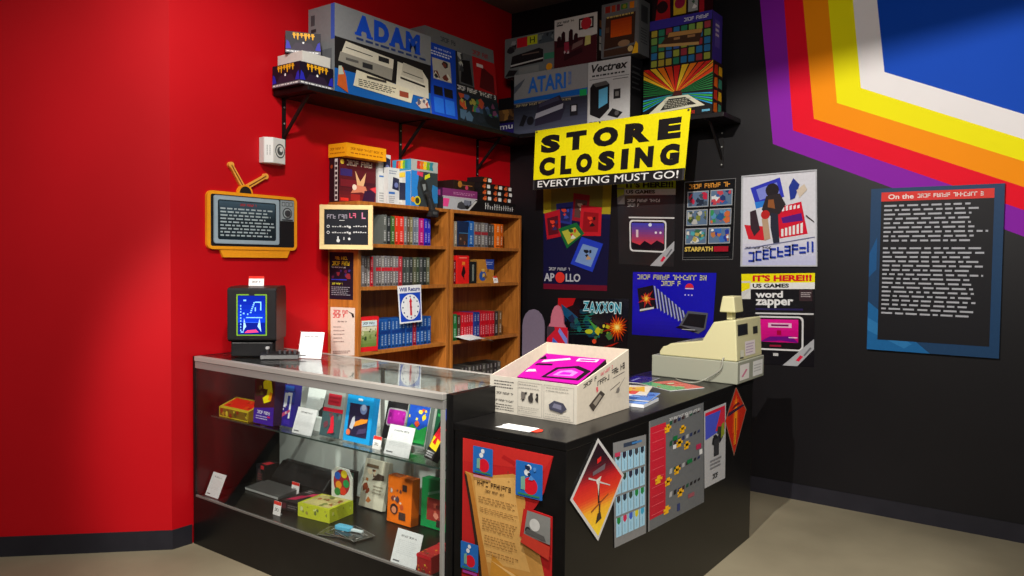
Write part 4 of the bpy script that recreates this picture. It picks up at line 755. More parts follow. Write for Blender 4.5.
# loose paper over the shelf edge
b = MB(); pts = []
for i in range(9):
    t = i/8; z = .006+.004*math.sin(t*PI) - (.022*max(0, (t-.55)/.45)**1.6)
    pts.append((-.12+.24*t, z))
for i in range(8):
    (t0, z0), (t1, z1) = pts[i], pts[i+1]; y0a, y1a = -.125, .03
    b.add([(t0, y0a, z0-.01), (t1, y0a, z1-.012), (t1, y1a, z1+.006), (t0, y1a, z0+.006)], [(0, 1, 2, 3)], (228, 230, 230), 'paper')
    b.add([(t0, y0a, z0-.0112), (t1, y0a, z1-.0132), (t1, y1a, z1+.0048), (t0, y1a, z0+.0048)], [(3, 2, 1, 0)], (220, 222, 222), 'paper')
tag(b.build('paper_sheet', None, (3.985, BY+.002, .938), (0, 0, -.1)), 'loose white paper sheet overhanging the red row shelf of the right bookcase', 'paper')
# notices on the side of the left bookcase
def notice_dark(f): f.rect(0, 0, 1, 1, (24, 18, 34)); f.marks(.24, .84, .78, .91, (226, 200, 40), 14); f.lines(.12, .72, .9, .81, 1, (226, 200, 40), .95, gap=.02); f.lines(.1, .66, .7, .70, 1, (200, 200, 205), .7); f.blobs(.1, .44, .9, .64, 8, [(90, 30, 60), (50, 40, 110), (130, 40, 50)], 5, .1); f.rect(.1, .41, .75, .43, (40, 60, 180)); f.lines(.12, .31, .6, .36, 1, (200, 200, 60), .8); f.lines(.1, .08, .92, .28, 5, (140, 140, 150), .4)
XS = 2.9795
sheet('notice', 'black notice with yellow heading on the side of the left bookcase', 'notice', px4((329.5, 299), (353, 300), (353.5, 252.5), (329.5, 252), XS), notice_dark, 'card', .001)
def notice_white(f):
    f.rect(0, 0, 1, 1, (212, 196, 184)); f.lines(.12, .87, .8, .95, 1, (206, 30, 46), .95, gap=.02); f.lines(.1, .78, .7, .87, 1, (206, 30, 46), .95, gap=.02); f.poly([(.7, .93), (.95, .88), (.98, .80), (.9, .8), (.86, .87)], (40, 30, 30)); f.lines(.3, .69, .7, .73, 1, (90, 70, 70), .7)
    for i in range(5): f.lines(.12, .58-.075*i, .5+.09*(i % 3), .62-.075*i, 1, (150, 130, 124), .5, i)
    f.lines(.1, .05, .85, .12, 2, (150, 130, 124), .5)
sheet('notice', 'pale notice with red script heading on the side of the left bookcase', 'notice', px4((331, 356.5), (354.5, 355.5), (355, 308), (330.5, 307), XS), notice_white, 'paper', .001)
# chalkboard hung on the corner of the left bookcase
ch = empty('chalkboard', 'small wood-framed chalkboard with chalk writing at the corner of left bookcase', 'chalkboard', (2.900, 3.323, 1.520), -.933)
Wc, Hc_ = .302, .252; fr = (226, 196, 140)
b = MB(); t = .026
b.box(-Wc/2, Wc/2, -.018, 0, 0, t, fr); b.box(-Wc/2, Wc/2, -.018, 0, Hc_-t, Hc_, fr); b.box(-Wc/2, -Wc/2+t, -.018, 0, t, Hc_-t, fr); b.box(Wc/2-t, Wc/2, -.018, 0, t, Hc_-t, fr); b.build('frame', ch, bevel=.0015)
b = MB(); b.box(-Wc/2+t, Wc/2-t, -.012, -.002, t, Hc_-t, (30, 32, 38), 'paper'); f = Face(b, (-Wc/2+t, -.012, t), (Wc/2-t, -.012, t), (Wc/2-t, -.012, Hc_-t), (-Wc/2+t, -.012, Hc_-t), 'paper')
f.marks(.06, .74, .54, .86, (150, 144, 156), 31); f.marks(.57, .76, .80, .90, (206, 96, 124), 12); f.marks(.85, .74, .97, .92, (206, 130, 160), 5); f.rect(.34, .685, .46, .70, (200, 200, 200))
rn = random.Random(9)
for r_ in range(2):
    y = .50-.17*r_; f.ell(.09, y+.02, .035, (200, 200, 200), n=10); f.ell(.09, y+.02, .022, (30, 32, 38), n=10)
    for k in range(7): a = .18+.055*k; f.rect(a, y, a+.04, y+.012+.04*rn.random(), (190, 190, 190), True)
    for k in range(6): a = .66+.052*k; f.rect(a, y+.01, a+.036, y+.03+.03*rn.random(), (190, 190, 190), True)
    f.ell(.58, y, .03, (190, 190, 190), n=8)
f.ell(.32, .12, .04, (200, 200, 200), n=10); f.rect(.30, .12, .33, .24, (200, 200, 200)); f.rect(.44, .14, .46, .22, (190, 190, 190)); f.ell(.57, .17, .03, (200, 200, 200), n=8)
b.build('slate', ch)
# clock card hanging from the shelf
def clock(f):
    f.rect(0, 0, 1, 1, (230, 232, 236)); f.rect(.05, .04, .95, .80, (24, 70, 190)); f.text('Will Return', .06, .84, .94, .95, (24, 50, 130), .03); f.ell(.5, .42, .41, (232, 234, 236), n=32)
    for i in range(12): a = PI/6*i; f.ell(.5+.34*math.cos(a), .42+.34*math.sin(a)*f.W/f.H, .03, (40, 60, 120), n=6)
    f.rect(.46, .2, .54, .56, (206, 24, 44)); f.poly([(.43, .56), (.57, .56), (.5, .68)], (206, 24, 44)); f.ell(.5, .42, .05, (180, 20, 40))
sheet('clock_card', 'blue and white clock card with red hands hanging over the left bookcase shelf', 'sign', [wy(400, 324, BY-.004), wy(422, 321.5, BY-.004), wy(421, 284.5, BY-.004), wy(397.5, 286, BY-.004)], clock, 'card', .002, (220, 222, 226))
# ================================================================== UPRIGHT GAME CONSOLE ON THE GLASS CASE
GZ = CH+.001
vx = empty('game_console', 'black upright game console with glowing blue screen on the glass case', 'game console', (2.285, 3.325, GZ), -.84)
b = MB(); PL = (26, 25, 27)
vx.scale = (.85, .82, 1.04)
# shell: flared upper half over a narrower foot, in side profile (y-z), front towards -y
b.prism([(-.02, .085), (.0, .075), (.27, .075), (.285, .10), (.285, .30), (.26, .342), (.05, .342), (-.01, .335), (-.02, .325)], -.142, .142, PL, 'plastic', 'x')
b.build('upper_housing', vx, bevel=.006)
b = MB(); b.prism([(.02, 0), (.27, 0), (.27, .0745), (.02, .0745)], -.13, .13, (22, 21, 23), 'plastic', 'x'); b.build('lower_housing', vx, bevel=.004)
b = MB(); f = Face(b, (-.098, -.021, .098), (.098, -.021, .098), (.098, -.021, .312), (-.098, -.021, .312), 'plastic')
f.rect(0, 0, 1, 1, (26, 26, 28)); f.rrect(.05, .03, .95, .97, .012, (120, 170, 40)); f.rrect(.09, .055, .91, .945, .01, (16, 24, 60)); f.rect(.42, .94, .58, 1, (24, 24, 26)); b.build('screen_bezel', vx)
b = MB(); f = Face(b, (-.078, -.0225, .112), (.078, -.0225, .112), (.078, -.0225, .298), (-.078, -.0225, .298), 'screen')
f.rect(0, 0, 1, 1, (6, 22, 120)); f.grad(.0, .3, 1, 1, (8, 50, 190), (6, 24, 130), 6); rn = random.Random(5); LB = (120, 180, 250)
for i in range(9): f.rect(.08, .08+.08*i, .12, .12+.08*i, LB, True)
for i in range(6): f.rect(.44+.025*i, .55+.05*i, .50+.025*i, .58+.05*i, LB, True)
for q in ((.2, .86, .3, .9), (.62, .82, .86, .85), (.82, .62, .86, .82), (.62, .6, .66, .7), (.3, .42, .9, .445), (.18, .52, .24, .56), (.34, .5, .38, .54), (.1, .04, .2, .07)): f.rect(*q, LB, True)
f.k += 1; f.poly([(.18, .06), (.3, .2), (.22, .42)], (150, 190, 240)); f.poly([(.86, .06), (.72, .2), (.8, .42)], (150, 190, 240)); f.poly([(.24, .03), (.76, .05), (.66, .12), (.34, .1)], (220, 60, 110)); f.rect(.2, .30, .8, .31, (60, 110, 220))
b.build('screen', vx)
b = MB(); b.box(-.12, .12, -.012, .018, .004, .070, (20, 19, 21), 'plastic'); b.build('control_dock', vx, bevel=.003)
cp = empty('game_controller', 'black game controller with small knobs lying in front of the upright console', 'game controller', (2.345, 3.175, GZ), -.80); cp.scale = (.8, .9, 1)
b = MB(); b.prism([(-.06, 0), (.0, 0), (.0, .035), (-.05, .022)], -.115, .115, (24, 23, 25), 'plastic', 'x'); b.build('case', cp, bevel=.003)
def dk(x, r, c): q = MB(); q.cyl((x, -.028, .026), (x, -.03, .042), r, c, 'plastic', 14); q.build('button', cp)
q = MB(); q.cyl((-.075, -.028, .026), (-.075, -.03, .05), .007, (60, 60, 62), 'plastic', 12); q.cyl((-.075, -.03, .05), (-.075, -.031, .06), .012, (190, 190, 190), 'plastic', 12); q.build('stick', cp)
for x in (.0, .03, .06, .09): dk(x, .009, (70, 70, 74))
price('red and white price tag standing on top of the upright game console', (2.335, 3.365, GZ+.3575), -.80, .075, .05, .15)
# ---- information cards in clear holders
def info_card(label, loc, w_, h_, rz, tilt=.38, seed=1):
    t = empty('information_card', label, 'information card', loc, rz, 'white information cards in clear holders'); a = w_/2; ty, tz = math.sin(tilt)*h_, math.cos(tilt)*h_
    def slab(name, y0, th, mat, col, art=None, grow=0):
        q = MB(); P = [(-a-grow, y0, .001), (a+grow, y0, .001), (a+grow, y0+ty*(1+grow*8), .001+tz*(1+grow*8)), (-a-grow, y0+ty*(1+grow*8), .001+tz*(1+grow*8))]; n = Vector((0, math.cos(tilt), -math.sin(tilt)))*th
        B_ = [Vector(p)+n for p in P]
        q.add(P+B_, [(0,1,2,3),(7,6,5,4),(0,4,5,1),(1,5,6,2),(2,6,7,3),(3,7,4,0)], col, mat)
        if art: art(Face(q, *P, mat))
        q.build(name, t)
    def art(f): f.rect(0, 0, 1, 1, (212, 213, 214)); f.lines(.2, .79, .84, .86, 1, (70, 70, 74), .8, seed, .05); f.lines(.12, .3, .9, .72, 8, (196, 198, 200), .4, seed+3); f.rect(.08, .08, .34, .12, (90, 90, 94))
    slab('card', 0, .001, 'paper', (230, 231, 232), art); slab('holder', .0018, .0022, 'acrylic', (240, 240, 240), None, .003)
    q = MB(); q.box(-a, a, .004, .06, .0002, .0022, (240, 240, 240), 'acrylic'); q.build('holder_foot', t)
    return t
def on_px(bl, br, z):   # middle, width of something standing along the case at height z
    p, r = wz(*bl, z), wz(*br, z); return (p+r)/2, (r-p).length
DZ, HZ = .2465, .6508
m_, w_ = on_px((292, 357), (312.5, 358), GZ)
info_card('white information card leaning on top of the glass case beside the console', (2.425, 3.055, GZ), .125, .135, -1.1, .32, 1)
m_, w_ = on_px((201, 491), (216, 496.5), DZ); info_card('white information card on the case floor at its far left end', (2.155, 3.488, DZ), .115, .12, RX, .42, 2)
m_, w_ = on_px((296, 429.5), (313.5, 434), HZ); info_card('white information card on the glass shelf beside the white leaflet', (2.215, m_.y-.035, HZ), .14, .122, RX, .33, 3)
m_, w_ = on_px((388, 449.5), (411, 456), HZ); info_card('white information card on the glass shelf before the black and magenta box', (2.215, m_.y-.03, HZ), .145, .125, RX, .33, 4)
info_card('white information card on the case floor at its right end', (2.130, 2.105, DZ), .14, .135, RX, .34, 5)
# ---- glass shelf contents (fronts face the customers, -x)
def on_shelf(label, bl, br, h, colr, art, X, left=None, d=.035, tilt=.18, rz=RX, name='game_box', z=HZ, top=None, right=None, roll=0.0):
    p, r = wz(*bl, z), wz(*br, z); X = (p.x+r.x)/2-(d*.0)
    return carton(name, label, 'box', (X, (p.y+r.y)/2+(.018 if z == HZ else 0), z), p.y-r.y, d, h, rz, colr, art, left, right, top, tilt=tilt, roll=roll)
def yel(f): f.rect(0, 0, 1, 1, (70, 30, 40)); f.poly([(.05, .5), (.95, .62), (.96, .98), (.05, .98)], (44, 40, 28)); f.blobs(.06, .55, .5, .96, 7, [(150, 150, 30), (90, 90, 40), (60, 50, 30)], 3, .09); f.poly([(.42, .80), (.60, .88), (.84, .84), (.92, .64), (.80, .46), (.5, .40), (.42, .50), (.62, .57), (.66, .68), (.46, .68)], (238, 224, 20)); f.poly([(.78, .64), (.91, .62), (.84, .47), (.7, .48)], (238, 150, 20)); f.poly([(0, .0), (1, .0), (1, .36), (0, .28)], (58, 36, 150)); f.lines(.18, .19, .85, .26, 1, (220, 220, 235), .9, gap=.05); f.lines(.12, .08, .8, .17, 2, (190, 190, 220), .4); f.rect(.7, .14, .84, .17, (210, 30, 90))
on_shelf('dark box with a yellow figure and purple lower panel, on the glass shelf', (252, 424), (279.5, 427), .255, (46, 36, 60), yel, 2.33, None, .07, .05)
def tray(f): f.rect(0, 0, 1, 1, (120, 96, 30)); f.frame(0, 0, 1, 1, .02, (200, 180, 40)); f.blobs(.04, .1, .96, .9, 14, [(180, 140, 40), (140, 50, 30), (90, 80, 30), (210, 190, 60)], 4, .06)
tb = empty('card_display_box', 'low yellow open display box with red inside, left end of the glass shelf', 'display box', (2.215, 3.385, HZ), RX)
q = MB(); q.prism([(0, 0), (.10, 0), (.10, .085), (0, .05)], -.125, .125, (130, 100, 30), 'card', 'x')
f = Face(q, (-.125, 0, 0), (.125, 0, 0), (.125, 0, .05), (-.125, 0, .05), 'card'); tray(f)
f = Face(q, (-.125, 0, .05), (.125, 0, .05), (.125, .1, .085), (-.125, .1, .085), 'card'); f.rect(0, 0, 1, 1, (170, 150, 40)); f.rect(.06, .12, .94, .9, (190, 36, 20)); f.blobs(.1, .2, .9, .8, 6, [(150, 26, 16), (200, 70, 20)], 8, .07); q.build('tray', tb)
def bw(f): f.rect(0, 0, 1, 1, (44, 34, 130)); f.poly([(0, .55), (1, .6), (1, .84), (0, .84)], (40, 60, 170)); f.rect(.1, .86, .9, .98, (40, 90, 180)); f.poly([(.05, .45), (.35, .45), (.4, .8), (.1, .8)], (214, 216, 224)); f.poly([(.55, .2), (.7, .2), (.8, .82), (.4, .82), (.4, .74), (.62, .74)], (220, 222, 230)); f.poly([(0, .2), (.7, .36), (.7, .42), (0, .3)], (180, 70, 110)); f.rect(.2, .05, .8, .16, (60, 40, 150)); f.blobs(.05, .3, .4, .5, 3, [(200, 190, 200), (90, 60, 110)], 2, .1)
on_shelf('slim blue and white box with bold letters, third along the glass shelf', (282.5, 427), (295, 429), .20, (44, 34, 130), bw, 2.36, None, .04, .12)
def leaflet(f): f.rect(0, 0, 1, 1, (220, 228, 224)); f.lines(.1, .88, .6, .95, 1, (50, 50, 50), .7, gap=.8); f.poly([(.62, .3), (.9, .3), (.92, .42), (.8, .5), (.84, .78), (.8, .8), (.74, .5), (.62, .42)], (50, 54, 54)); f.lines(.6, .62, .95, .7, 1, (170, 176, 172), .5)
on_shelf('white leaflet with a black drawing standing behind an information card', (303, 429), (329, 433), .23, (216, 222, 218), leaflet, 2.47, None, .004, .2, name='leaflet')
def redgrey(f): f.rect(0, 0, 1, 1, (150, 154, 150)); f.rect(.18, .66, .84, .9, (190, 40, 56)); f.lines(.24, .7, .8, .86, 2, (150, 24, 40), .5); f.rect(0, .52, 1, .6, (206, 24, 50)); f.rect(0, 0, 1, .52, (60, 84, 88)); f.blobs(.05, .04, .95, .5, 9, [(84, 110, 110), (40, 50, 60), (110, 60, 70)], 3, .1); f.poly([(.4, .06), (.7, .1), (.66, .3), (.58, .46), (.46, .4), (.5, .24)], (210, 36, 56))
on_shelf('grey box with red label and red figure picture, left of the bright blue box', (322, 436.5), (341.5, 441), .215, (150, 154, 150), redgrey, 2.40, None, .03, .2)
def asteroid(f): f.rect(0, 0, 1, 1, (24, 150, 216)); f.text('ASTEROIDS', .16, .88, .90, .955, (236, 240, 244), .05); f.rect(.3, .84, .72, .855, (190, 224, 240)); f.rect(.42, .74, .6, .78, (210, 230, 240)); f.rect(.13, .1, .87, .68, (40, 34, 64)); f.ell(.66, .6, .13, (120, 140, 190)); f.ell(.66, .63, .08, (170, 186, 214)); f.poly([(.3, .26), (.5, .3), (.84, .38), (.86, .44), (.6, .42), (.4, .36)], (226, 140, 40)); f.poly([(.2, .24), (.32, .22), (.4, .34), (.36, .46), (.28, .42)], (190, 190, 200)); f.ell(.18, .16, .08, (220, 110, 70)); f.poly([(.5, .14), (.84, .2), (.84, .28), (.56, .24)], (70, 60, 96))
on_shelf('bright blue box with a space picture, in the middle of the glass shelf', (343.5, 442), (373.5, 447), .248, (24, 140, 206), asteroid, 2.34, lambda f: f.rect(0, 0, 1, 1, (16, 110, 170)), .035, .16)
def zapper(f): f.rect(0, 0, 1, 1, (34, 32, 34)); f.lines(.14, .74, .7, .88, 2, (220, 220, 220), .9, gap=.05); f.rrect(.08, .26, .94, .62, .1, (160, 156, 160)); f.rrect(.12, .29, .90, .59, .08, (170, 30, 150)); f.blobs(.16, .32, .86, .56, 5, [(200, 60, 180), (130, 20, 120)], 4, .08); f.poly([(.7, .9), (.84, .88), (.88, .96), (.74, .97)], (120, 120, 120))
on_shelf('black box with a magenta screen oval, right of the bright blue box', (383, 440), (407.5, 444), .225, (34, 32, 34), zapper, 2.46, None, .03, .26)
def bird(f): f.rect(0, 0, 1, 1, (60, 120, 90)); f.rect(.0, .84, 1, 1, (170, 176, 170)); f.lines(.1, .87, .9, .97, 1, (230, 230, 226), .9); f.rect(.06, .3, .94, .84, (30, 76, 180)); f.blobs(.1, .32, .9, .8, 9, [(220, 190, 40), (210, 80, 40), (40, 90, 190), (230, 210, 80)], 6, .1); f.poly([(.06, .06), (.94, .06), (.94, .4), (.6, .3), (.3, .4), (.06, .28)], (40, 150, 70)); f.frame(0, 0, 1, 1, .04, (150, 150, 146))
on_shelf('box with a blue, yellow and green bird picture, right part of glass shelf', (405.5, 446), (428, 451), .235, (110, 120, 116), bird, 2.44, None, .03, .24)
def greenbox(f): f.rect(0, 0, 1, 1, (20, 74, 48)); f.rect(0, 0, .12, 1, (140, 146, 140)); f.poly([(.4, .3), (1, .2), (1, .9), (.6, .96)], (24, 50, 140)); f.blobs(.2, .1, .95, .95, 12, [(40, 140, 70), (20, 60, 40), (30, 100, 60), (60, 170, 90)], 8, .1); f.ell(.74, .86, .1, (170, 190, 30))
on_shelf('green and blue box standing at the right end of the glass shelf', (432.5, 450), (451.5, 455), .235, (20, 74, 48), greenbox, 2.43, None, .03, .24)
def stripe(f): f.rect(0, 0, 1, 1, (30, 28, 30)); f.poly([(.05, .28), (.95, .22), (.95, .48), (.05, .56)], (226, 196, 30)); f.poly([(.05, .56), (.95, .48), (.95, .78), (.3, .86)], (214, 30, 44)); f.poly([(.2, .4), (.6, .36), (.5, .7)], (200, 24, 30)); f.lines(.1, .04, .9, .2, 3, (190, 190, 190), .6)
ob = on_shelf('narrow black box with red and yellow stripes leaning at right end of glass shelf', (425, 461.5), (437.5, 465), .17, (30, 28, 30), stripe, 2.25, None, .03, .50, rz=RX-.35)
price('red and white price tag on the glass shelf before the black and magenta box', (2.245, wz(384.5, 447, HZ).y, HZ), RX, .05, .055, .2)
# ---- case floor contents
bk = empty('black_console', 'low black slab-shaped console lying at the back of the case floor', 'game console', (2.475, 3.222, DZ), RX+.0)
q = MB(); q.prism([(0, 0), (.115, 0), (.115, .115), (.075, .12), (.0, .045)], -.215, .215, (30, 29, 30), 'plastic', 'x'); q.build('housing', bk, bevel=.006)
q = MB(); q.box(-.2, .2, .086, .10, .1215, .124, (44, 43, 44), 'plastic'); q.build('vent', bk)
gs = empty('grey_keyboard', 'flat dark grey keyboard slab on the case floor at left', 'keyboard', (2.335, 3.325, DZ), RX+.0)
q = MB(); q.prism([(0, 0), (.13, 0), (.13, .026), (0, .014)], -.14, .14, (78, 78, 78), 'plastic', 'x')
f = Face(q, (-.14, 0, 0), (.14, 0, 0), (.14, 0, .014), (-.14, 0, .014), 'plastic'); f.rect(0, .1, 1, .9, (170, 170, 168)); q.build('slab', gs, bevel=.001)
q = MB(); f = Face(q, (-.135, .004, .0147), (.135, .004, .0147), (.135, .126, .0257), (-.135, .126, .0257), 'plastic'); f.rect(.02, .06, .98, .94, (88, 88, 88))
for i in range(12):
    for j in range(4): f.rect(.04+.077*i, .12+.2*j, .104+.077*i, .27+.2*j, (80, 80, 80), True)
q.build('key_sheet', gs)
def dsm(f): f.rect(0, 0, 1, 1, (32, 30, 32)); f.rect(.2, .2, .6, .8, (70, 50, 54)); f.rect(.6, .8, 1, 1, (190, 40, 50)); f.lines(.2, .2, .8, .6, 3, (120, 60, 60), .4)
carton('game_box', 'small black box with a red label, far left of the case floor', 'box', (2.44, 3.485, DZ), .07, .10, .105, RX, (32, 30, 32), dsm, top=lambda f: (f.rect(0, 0, 1, 1, (40, 36, 38)), f.rect(.3, .2, 1, .7, (200, 50, 60))))
price('white label with red base against the black console on the case floor', (2.447, 3.20, DZ+.0), RX, .06, .06, .15)
price('red and white price tag at the front edge of the case floor', (2.19, wz(274, 516, DZ).y, DZ), RX, .055, .065, .15)
def pinkflat(f): f.rect(0, 0, 1, 1, (38, 32, 34)); f.rect(.04, .2, .3, .8, (90, 40, 50)); f.lines(.4, .25, .95, .7, 2, (120, 110, 110), .5)
carton('game_box', 'flat black box with pink lettering, beside the lime display box', 'box', (2.265, 3.0, DZ), .12, .2, .045, RX+.12, (38, 32, 34), pinkflat, top=lambda f: (f.rect(0, 0, 1, 1, (44, 36, 38)), f.poly([(.1, .1), (.5, .2), (.7, .6), (.3, .5)], (190, 40, 80)), f.poly([(.5, .5), (.9, .6), (.95, .85), (.6, .75)], (200, 50, 90)), f.lines(.1, .7, .5, .9, 2, (150, 140, 140), .4)))
lm = empty('candy_display_box', 'lime yellow open display box with a backboard of coloured dots on case floor', 'display box', (2.26, 2.815, DZ), RX+.12)
q = MB(); LM = (190, 196, 40); q.box(-.10, .10, 0, .16, 0, .065, LM)
f = Face(q, (-.10, 0, 0), (.10, 0, 0), (.10, 0, .065), (-.10, 0, .065)); f.rect(0, 0, 1, 1, (200, 206, 50)); f.blobs(.08, .15, .92, .85, 10, [(120, 130, 60), (220, 220, 160), (160, 150, 70)], 4, .05)
f = Face(q, (.10, 0, 0), (.10, .16, 0), (.10, .16, .065), (.10, 0, .065)); f.rect(0, 0, 1, 1, (184, 194, 40)); f.blobs(.1, .2, .9, .8, 6, [(140, 150, 40), (210, 210, 120)], 4, .05)
f = Face(q, (-.10, 0, .065), (.10, 0, .065), (.10, .16, .065), (-.10, .16, .065)); f.rect(.08, .06, .92, .94, (196, 184, 120)); f.blobs(.12, .1, .88, .9, 16, [(150, 120, 60), (220, 206, 150), (180, 80, 50), (120, 130, 60)], 7, .07); q.build('tray', lm, bevel=.001)
q = MB(); q.prism([(-.03, .066), (.10, .066), (.10, .17), (.075, .21), (.0, .215), (-.03, .19)], .152, .16, (214, 214, 206), 'card')
f = Face(q, (-.03, .152, .066), (.10, .152, .066), (.10, .152, .215), (-.03, .152, .215)); f.ell(.5, .52, .40, (160, 40, 50), rv=.42)
for i, (u, v, c) in enumerate(((.3, .72, (40, 90, 180)), (.62, .8, (226, 200, 40)), (.72, .5, (40, 150, 80)), (.36, .42, (230, 150, 40)), (.58, .24, (216, 60, 40)), (.3, .2, (60, 130, 60)))): f.ell(u, v, .15, c)
q.build('backboard', lm)
def darkred(f): f.rect(0, 0, 1, 1, (40, 36, 36)); f.poly([(.1, .5), (.4, .55), (.5, .98), (.2, .98)], (190, 50, 50)); f.rect(.55, .6, .98, .96, (80, 120, 110)); f.blobs(.05, .05, .95, .5, 9, [(120, 120, 90), (60, 60, 50), (150, 60, 50)], 8, .1)
carton('game_box', 'dark box with red and teal picture behind the lime display box, on the case floor', 'box', (2.525, 2.92, DZ), .14, .03, .155, RX, (40, 36, 36), darkred, tilt=.1)
def western(f): f.rect(0, 0, 1, 1, (196, 190, 172)); f.blobs(.06, .1, .5, .8, 10, [(130, 60, 36), (180, 110, 60), (220, 200, 170), (90, 50, 40)], 3, .1); f.poly([(.4, .58), (.9, .62), (.86, .72), (.6, .74)], (70, 54, 46)); f.rect(.1, .84, .6, .9, (110, 90, 70)); f.lines(.5, .3, .9, .5, 3, (150, 140, 124), .4)
on_shelf('beige box with brown western drawing leaning on the case floor', (358.5, 506), (382, 513), .23, (190, 184, 166), western, 2.50, None, .025, .22, z=DZ)
def orng(f): f.rect(0, 0, 1, 1, (234, 112, 20)); f.blobs(.12, .2, .68, .8, 12, [(120, 60, 50), (220, 200, 190), (190, 80, 40), (80, 60, 70)], 5, .08); f.rect(.5, .1, .78, .26, (70, 50, 46)); f.rect(.62, .72, .8, .86, (60, 40, 40)); f.ell(.3, .3, .16, (60, 36, 36)); f.ell(.3, .28, .1, (210, 130, 90))
on_shelf('orange plastic box with a figure collage standing on the case floor', (386.5, 521), (411, 528), .215, (234, 112, 20), orng, 2.46, lambda f: f.rect(0, 0, 1, 1, (206, 92, 14)), .05, .05, z=DZ, right=lambda f: f.rect(0, 0, 1, 1, (200, 88, 12)))
def grnb(f): f.rect(0, 0, 1, 1, (22, 140, 74)); f.rect(.22, .16, .92, .62, (150, 50, 44)); f.blobs(.25, .2, .9, .6, 8, [(190, 90, 70), (110, 40, 36), (210, 130, 110)], 6, .09); f.poly([(.25, .66), (.8, .8), (.8, .85), (.25, .72)], (110, 180, 140)); f.rect(.6, .06, .9, .2, (60, 40, 40))
on_shelf('green plastic box with a red picture at the right end of case floor', (420.5, 525.5), (447, 533.5), .22, (22, 140, 74), grnb, 2.44, lambda f: f.rect(0, 0, 1, 1, (16, 110, 58)), .05, .05, z=DZ)
# fanned dark pamphlets with a blue brush
for i in range(3):
    q = MB(); q.box(-.085, .085, -.055, .055, 0, .0014, (52, 50, 50), 'gloss'); f = Face(q, (-.085, -.055, .0014), (.085, -.055, .0014), (.085, .055, .0014), (-.085, .055, .0014), 'gloss')
    f.rect(0, 0, 1, 1, (48, 46, 46)); f.frame(0, 0, 1, 1, .02, (110, 110, 106)); f.blobs(.1, .1, .9, .45, 6, [(180, 178, 172), (90, 86, 84), (140, 136, 130)], i+2, .06); f.lines(.2, .6, .9, .8, 2, (170, 170, 166), .5)
    tag(q.build('pamphlet', None, (2.222+.012*i, 2.585-.035*i, DZ+.001+.0022*i), (0, 0, RX+.35-.28*i)), ('dark pamphlet at the bottom of the fan under the blue brush', 'dark pamphlet in the middle of the fan under the blue brush', 'dark pamphlet at the top of the fan under the blue brush')[i], 'pamphlet', 'fanned pamphlets on the case floor')
bz = empty('brush', 'light blue and white brush lying on the fanned pamphlets in the case', 'brush', (2.25, 2.57, DZ+.0075), RX+.15)
q = MB(); q.prism([(-.06, -.014), (-.05, -.02), (.02, -.018), (.03, 0), (.02, .018), (-.05, .02), (-.06, .014)], 0, .018, (90, 180, 214), 'plastic', 'z'); q.build('head', bz, bevel=.003)
q = MB(); q.prism([(.028, -.01), (.09, -.006), (.09, .006), (.028, .01)], .003, .013, (206, 220, 224), 'plastic', 'z'); q.build('handle', bz, bevel=.002)
def redyel(f): f.rect(0, 0, 1, 1, (170, 30, 34)); f.blobs(.04, .06, .96, .8, 14, [(220, 180, 40), (120, 40, 40), (200, 90, 40), (90, 60, 40)], 9, .08); f.rect(0, .84, 1, 1, (206, 30, 44))
on_shelf('red and yellow box lying at the right front of the case floor', (417, 570.5), (431, 575.5), .07, (150, 26, 30), redyel, 2.19, None, .14, 0, z=DZ, top=redyel)
# ================================================================== ON THE COUNTER
KT = KZ+.001
bx = empty('cardboard_box', 'open white cardboard display box of pink cartridges on the black counter', 'box', (2.386, 1.462, KT), 0)
L_, D_, hf, hb, tk = .415, .410, .146, .246, .005; CW = (208, 198, 180)
# local x runs away from the customers (depth), y along the case
q = MB(); q.box(0, tk, 0, D_, .0, hf, CW)
f = Face(q, (0, D_, 0), (0, 0, 0), (0, 0, hf), (0, D_, hf)); f.rect(0, 0, 1, 1, (206, 200, 186)); INK = (86, 82, 78)
f.lines(.05, .66, .30, .90, 3, INK, .45, 3, .1); f.lines(.08, .5, .30, .58, 1, (60, 56, 54), .8, gap=.05); f.lines(.04, .3, .30, .38, 1, INK, .7); f.lines(.04, .06, .30, .26, 3, INK, .35, 5)
for q_ in ((.34, .04, .62, .92), (.64, .04, .97, .92)): f.frame(*q_, .003, (140, 134, 126))
f.lines(.35, .72, .61, .9, 2, (150, 146, 138), .2, 2); f.lines(.66, .74, .95, .9, 2, (150, 146, 138), .2, 6); f.blobs(.38, .36, .58, .66, 7, [(60, 56, 54), (110, 104, 98), (40, 38, 38)], 4, .04); f.lines(.35, .1, .61, .3, 2, (160, 156, 148), .2, 9); f.poly([(.71, .3), (.84, .24), (.9, .36), (.86, .5), (.76, .54), (.70, .42)], (70, 70, 86)); f.poly([(.74, .36), (.84, .32), (.84, .44), (.76, .47)], (120, 120, 140)); f.lines(.66, .06, .95, .2, 2, (160, 156, 148), .2, 4)
q.build('front_panel', bx, bevel=.0008)
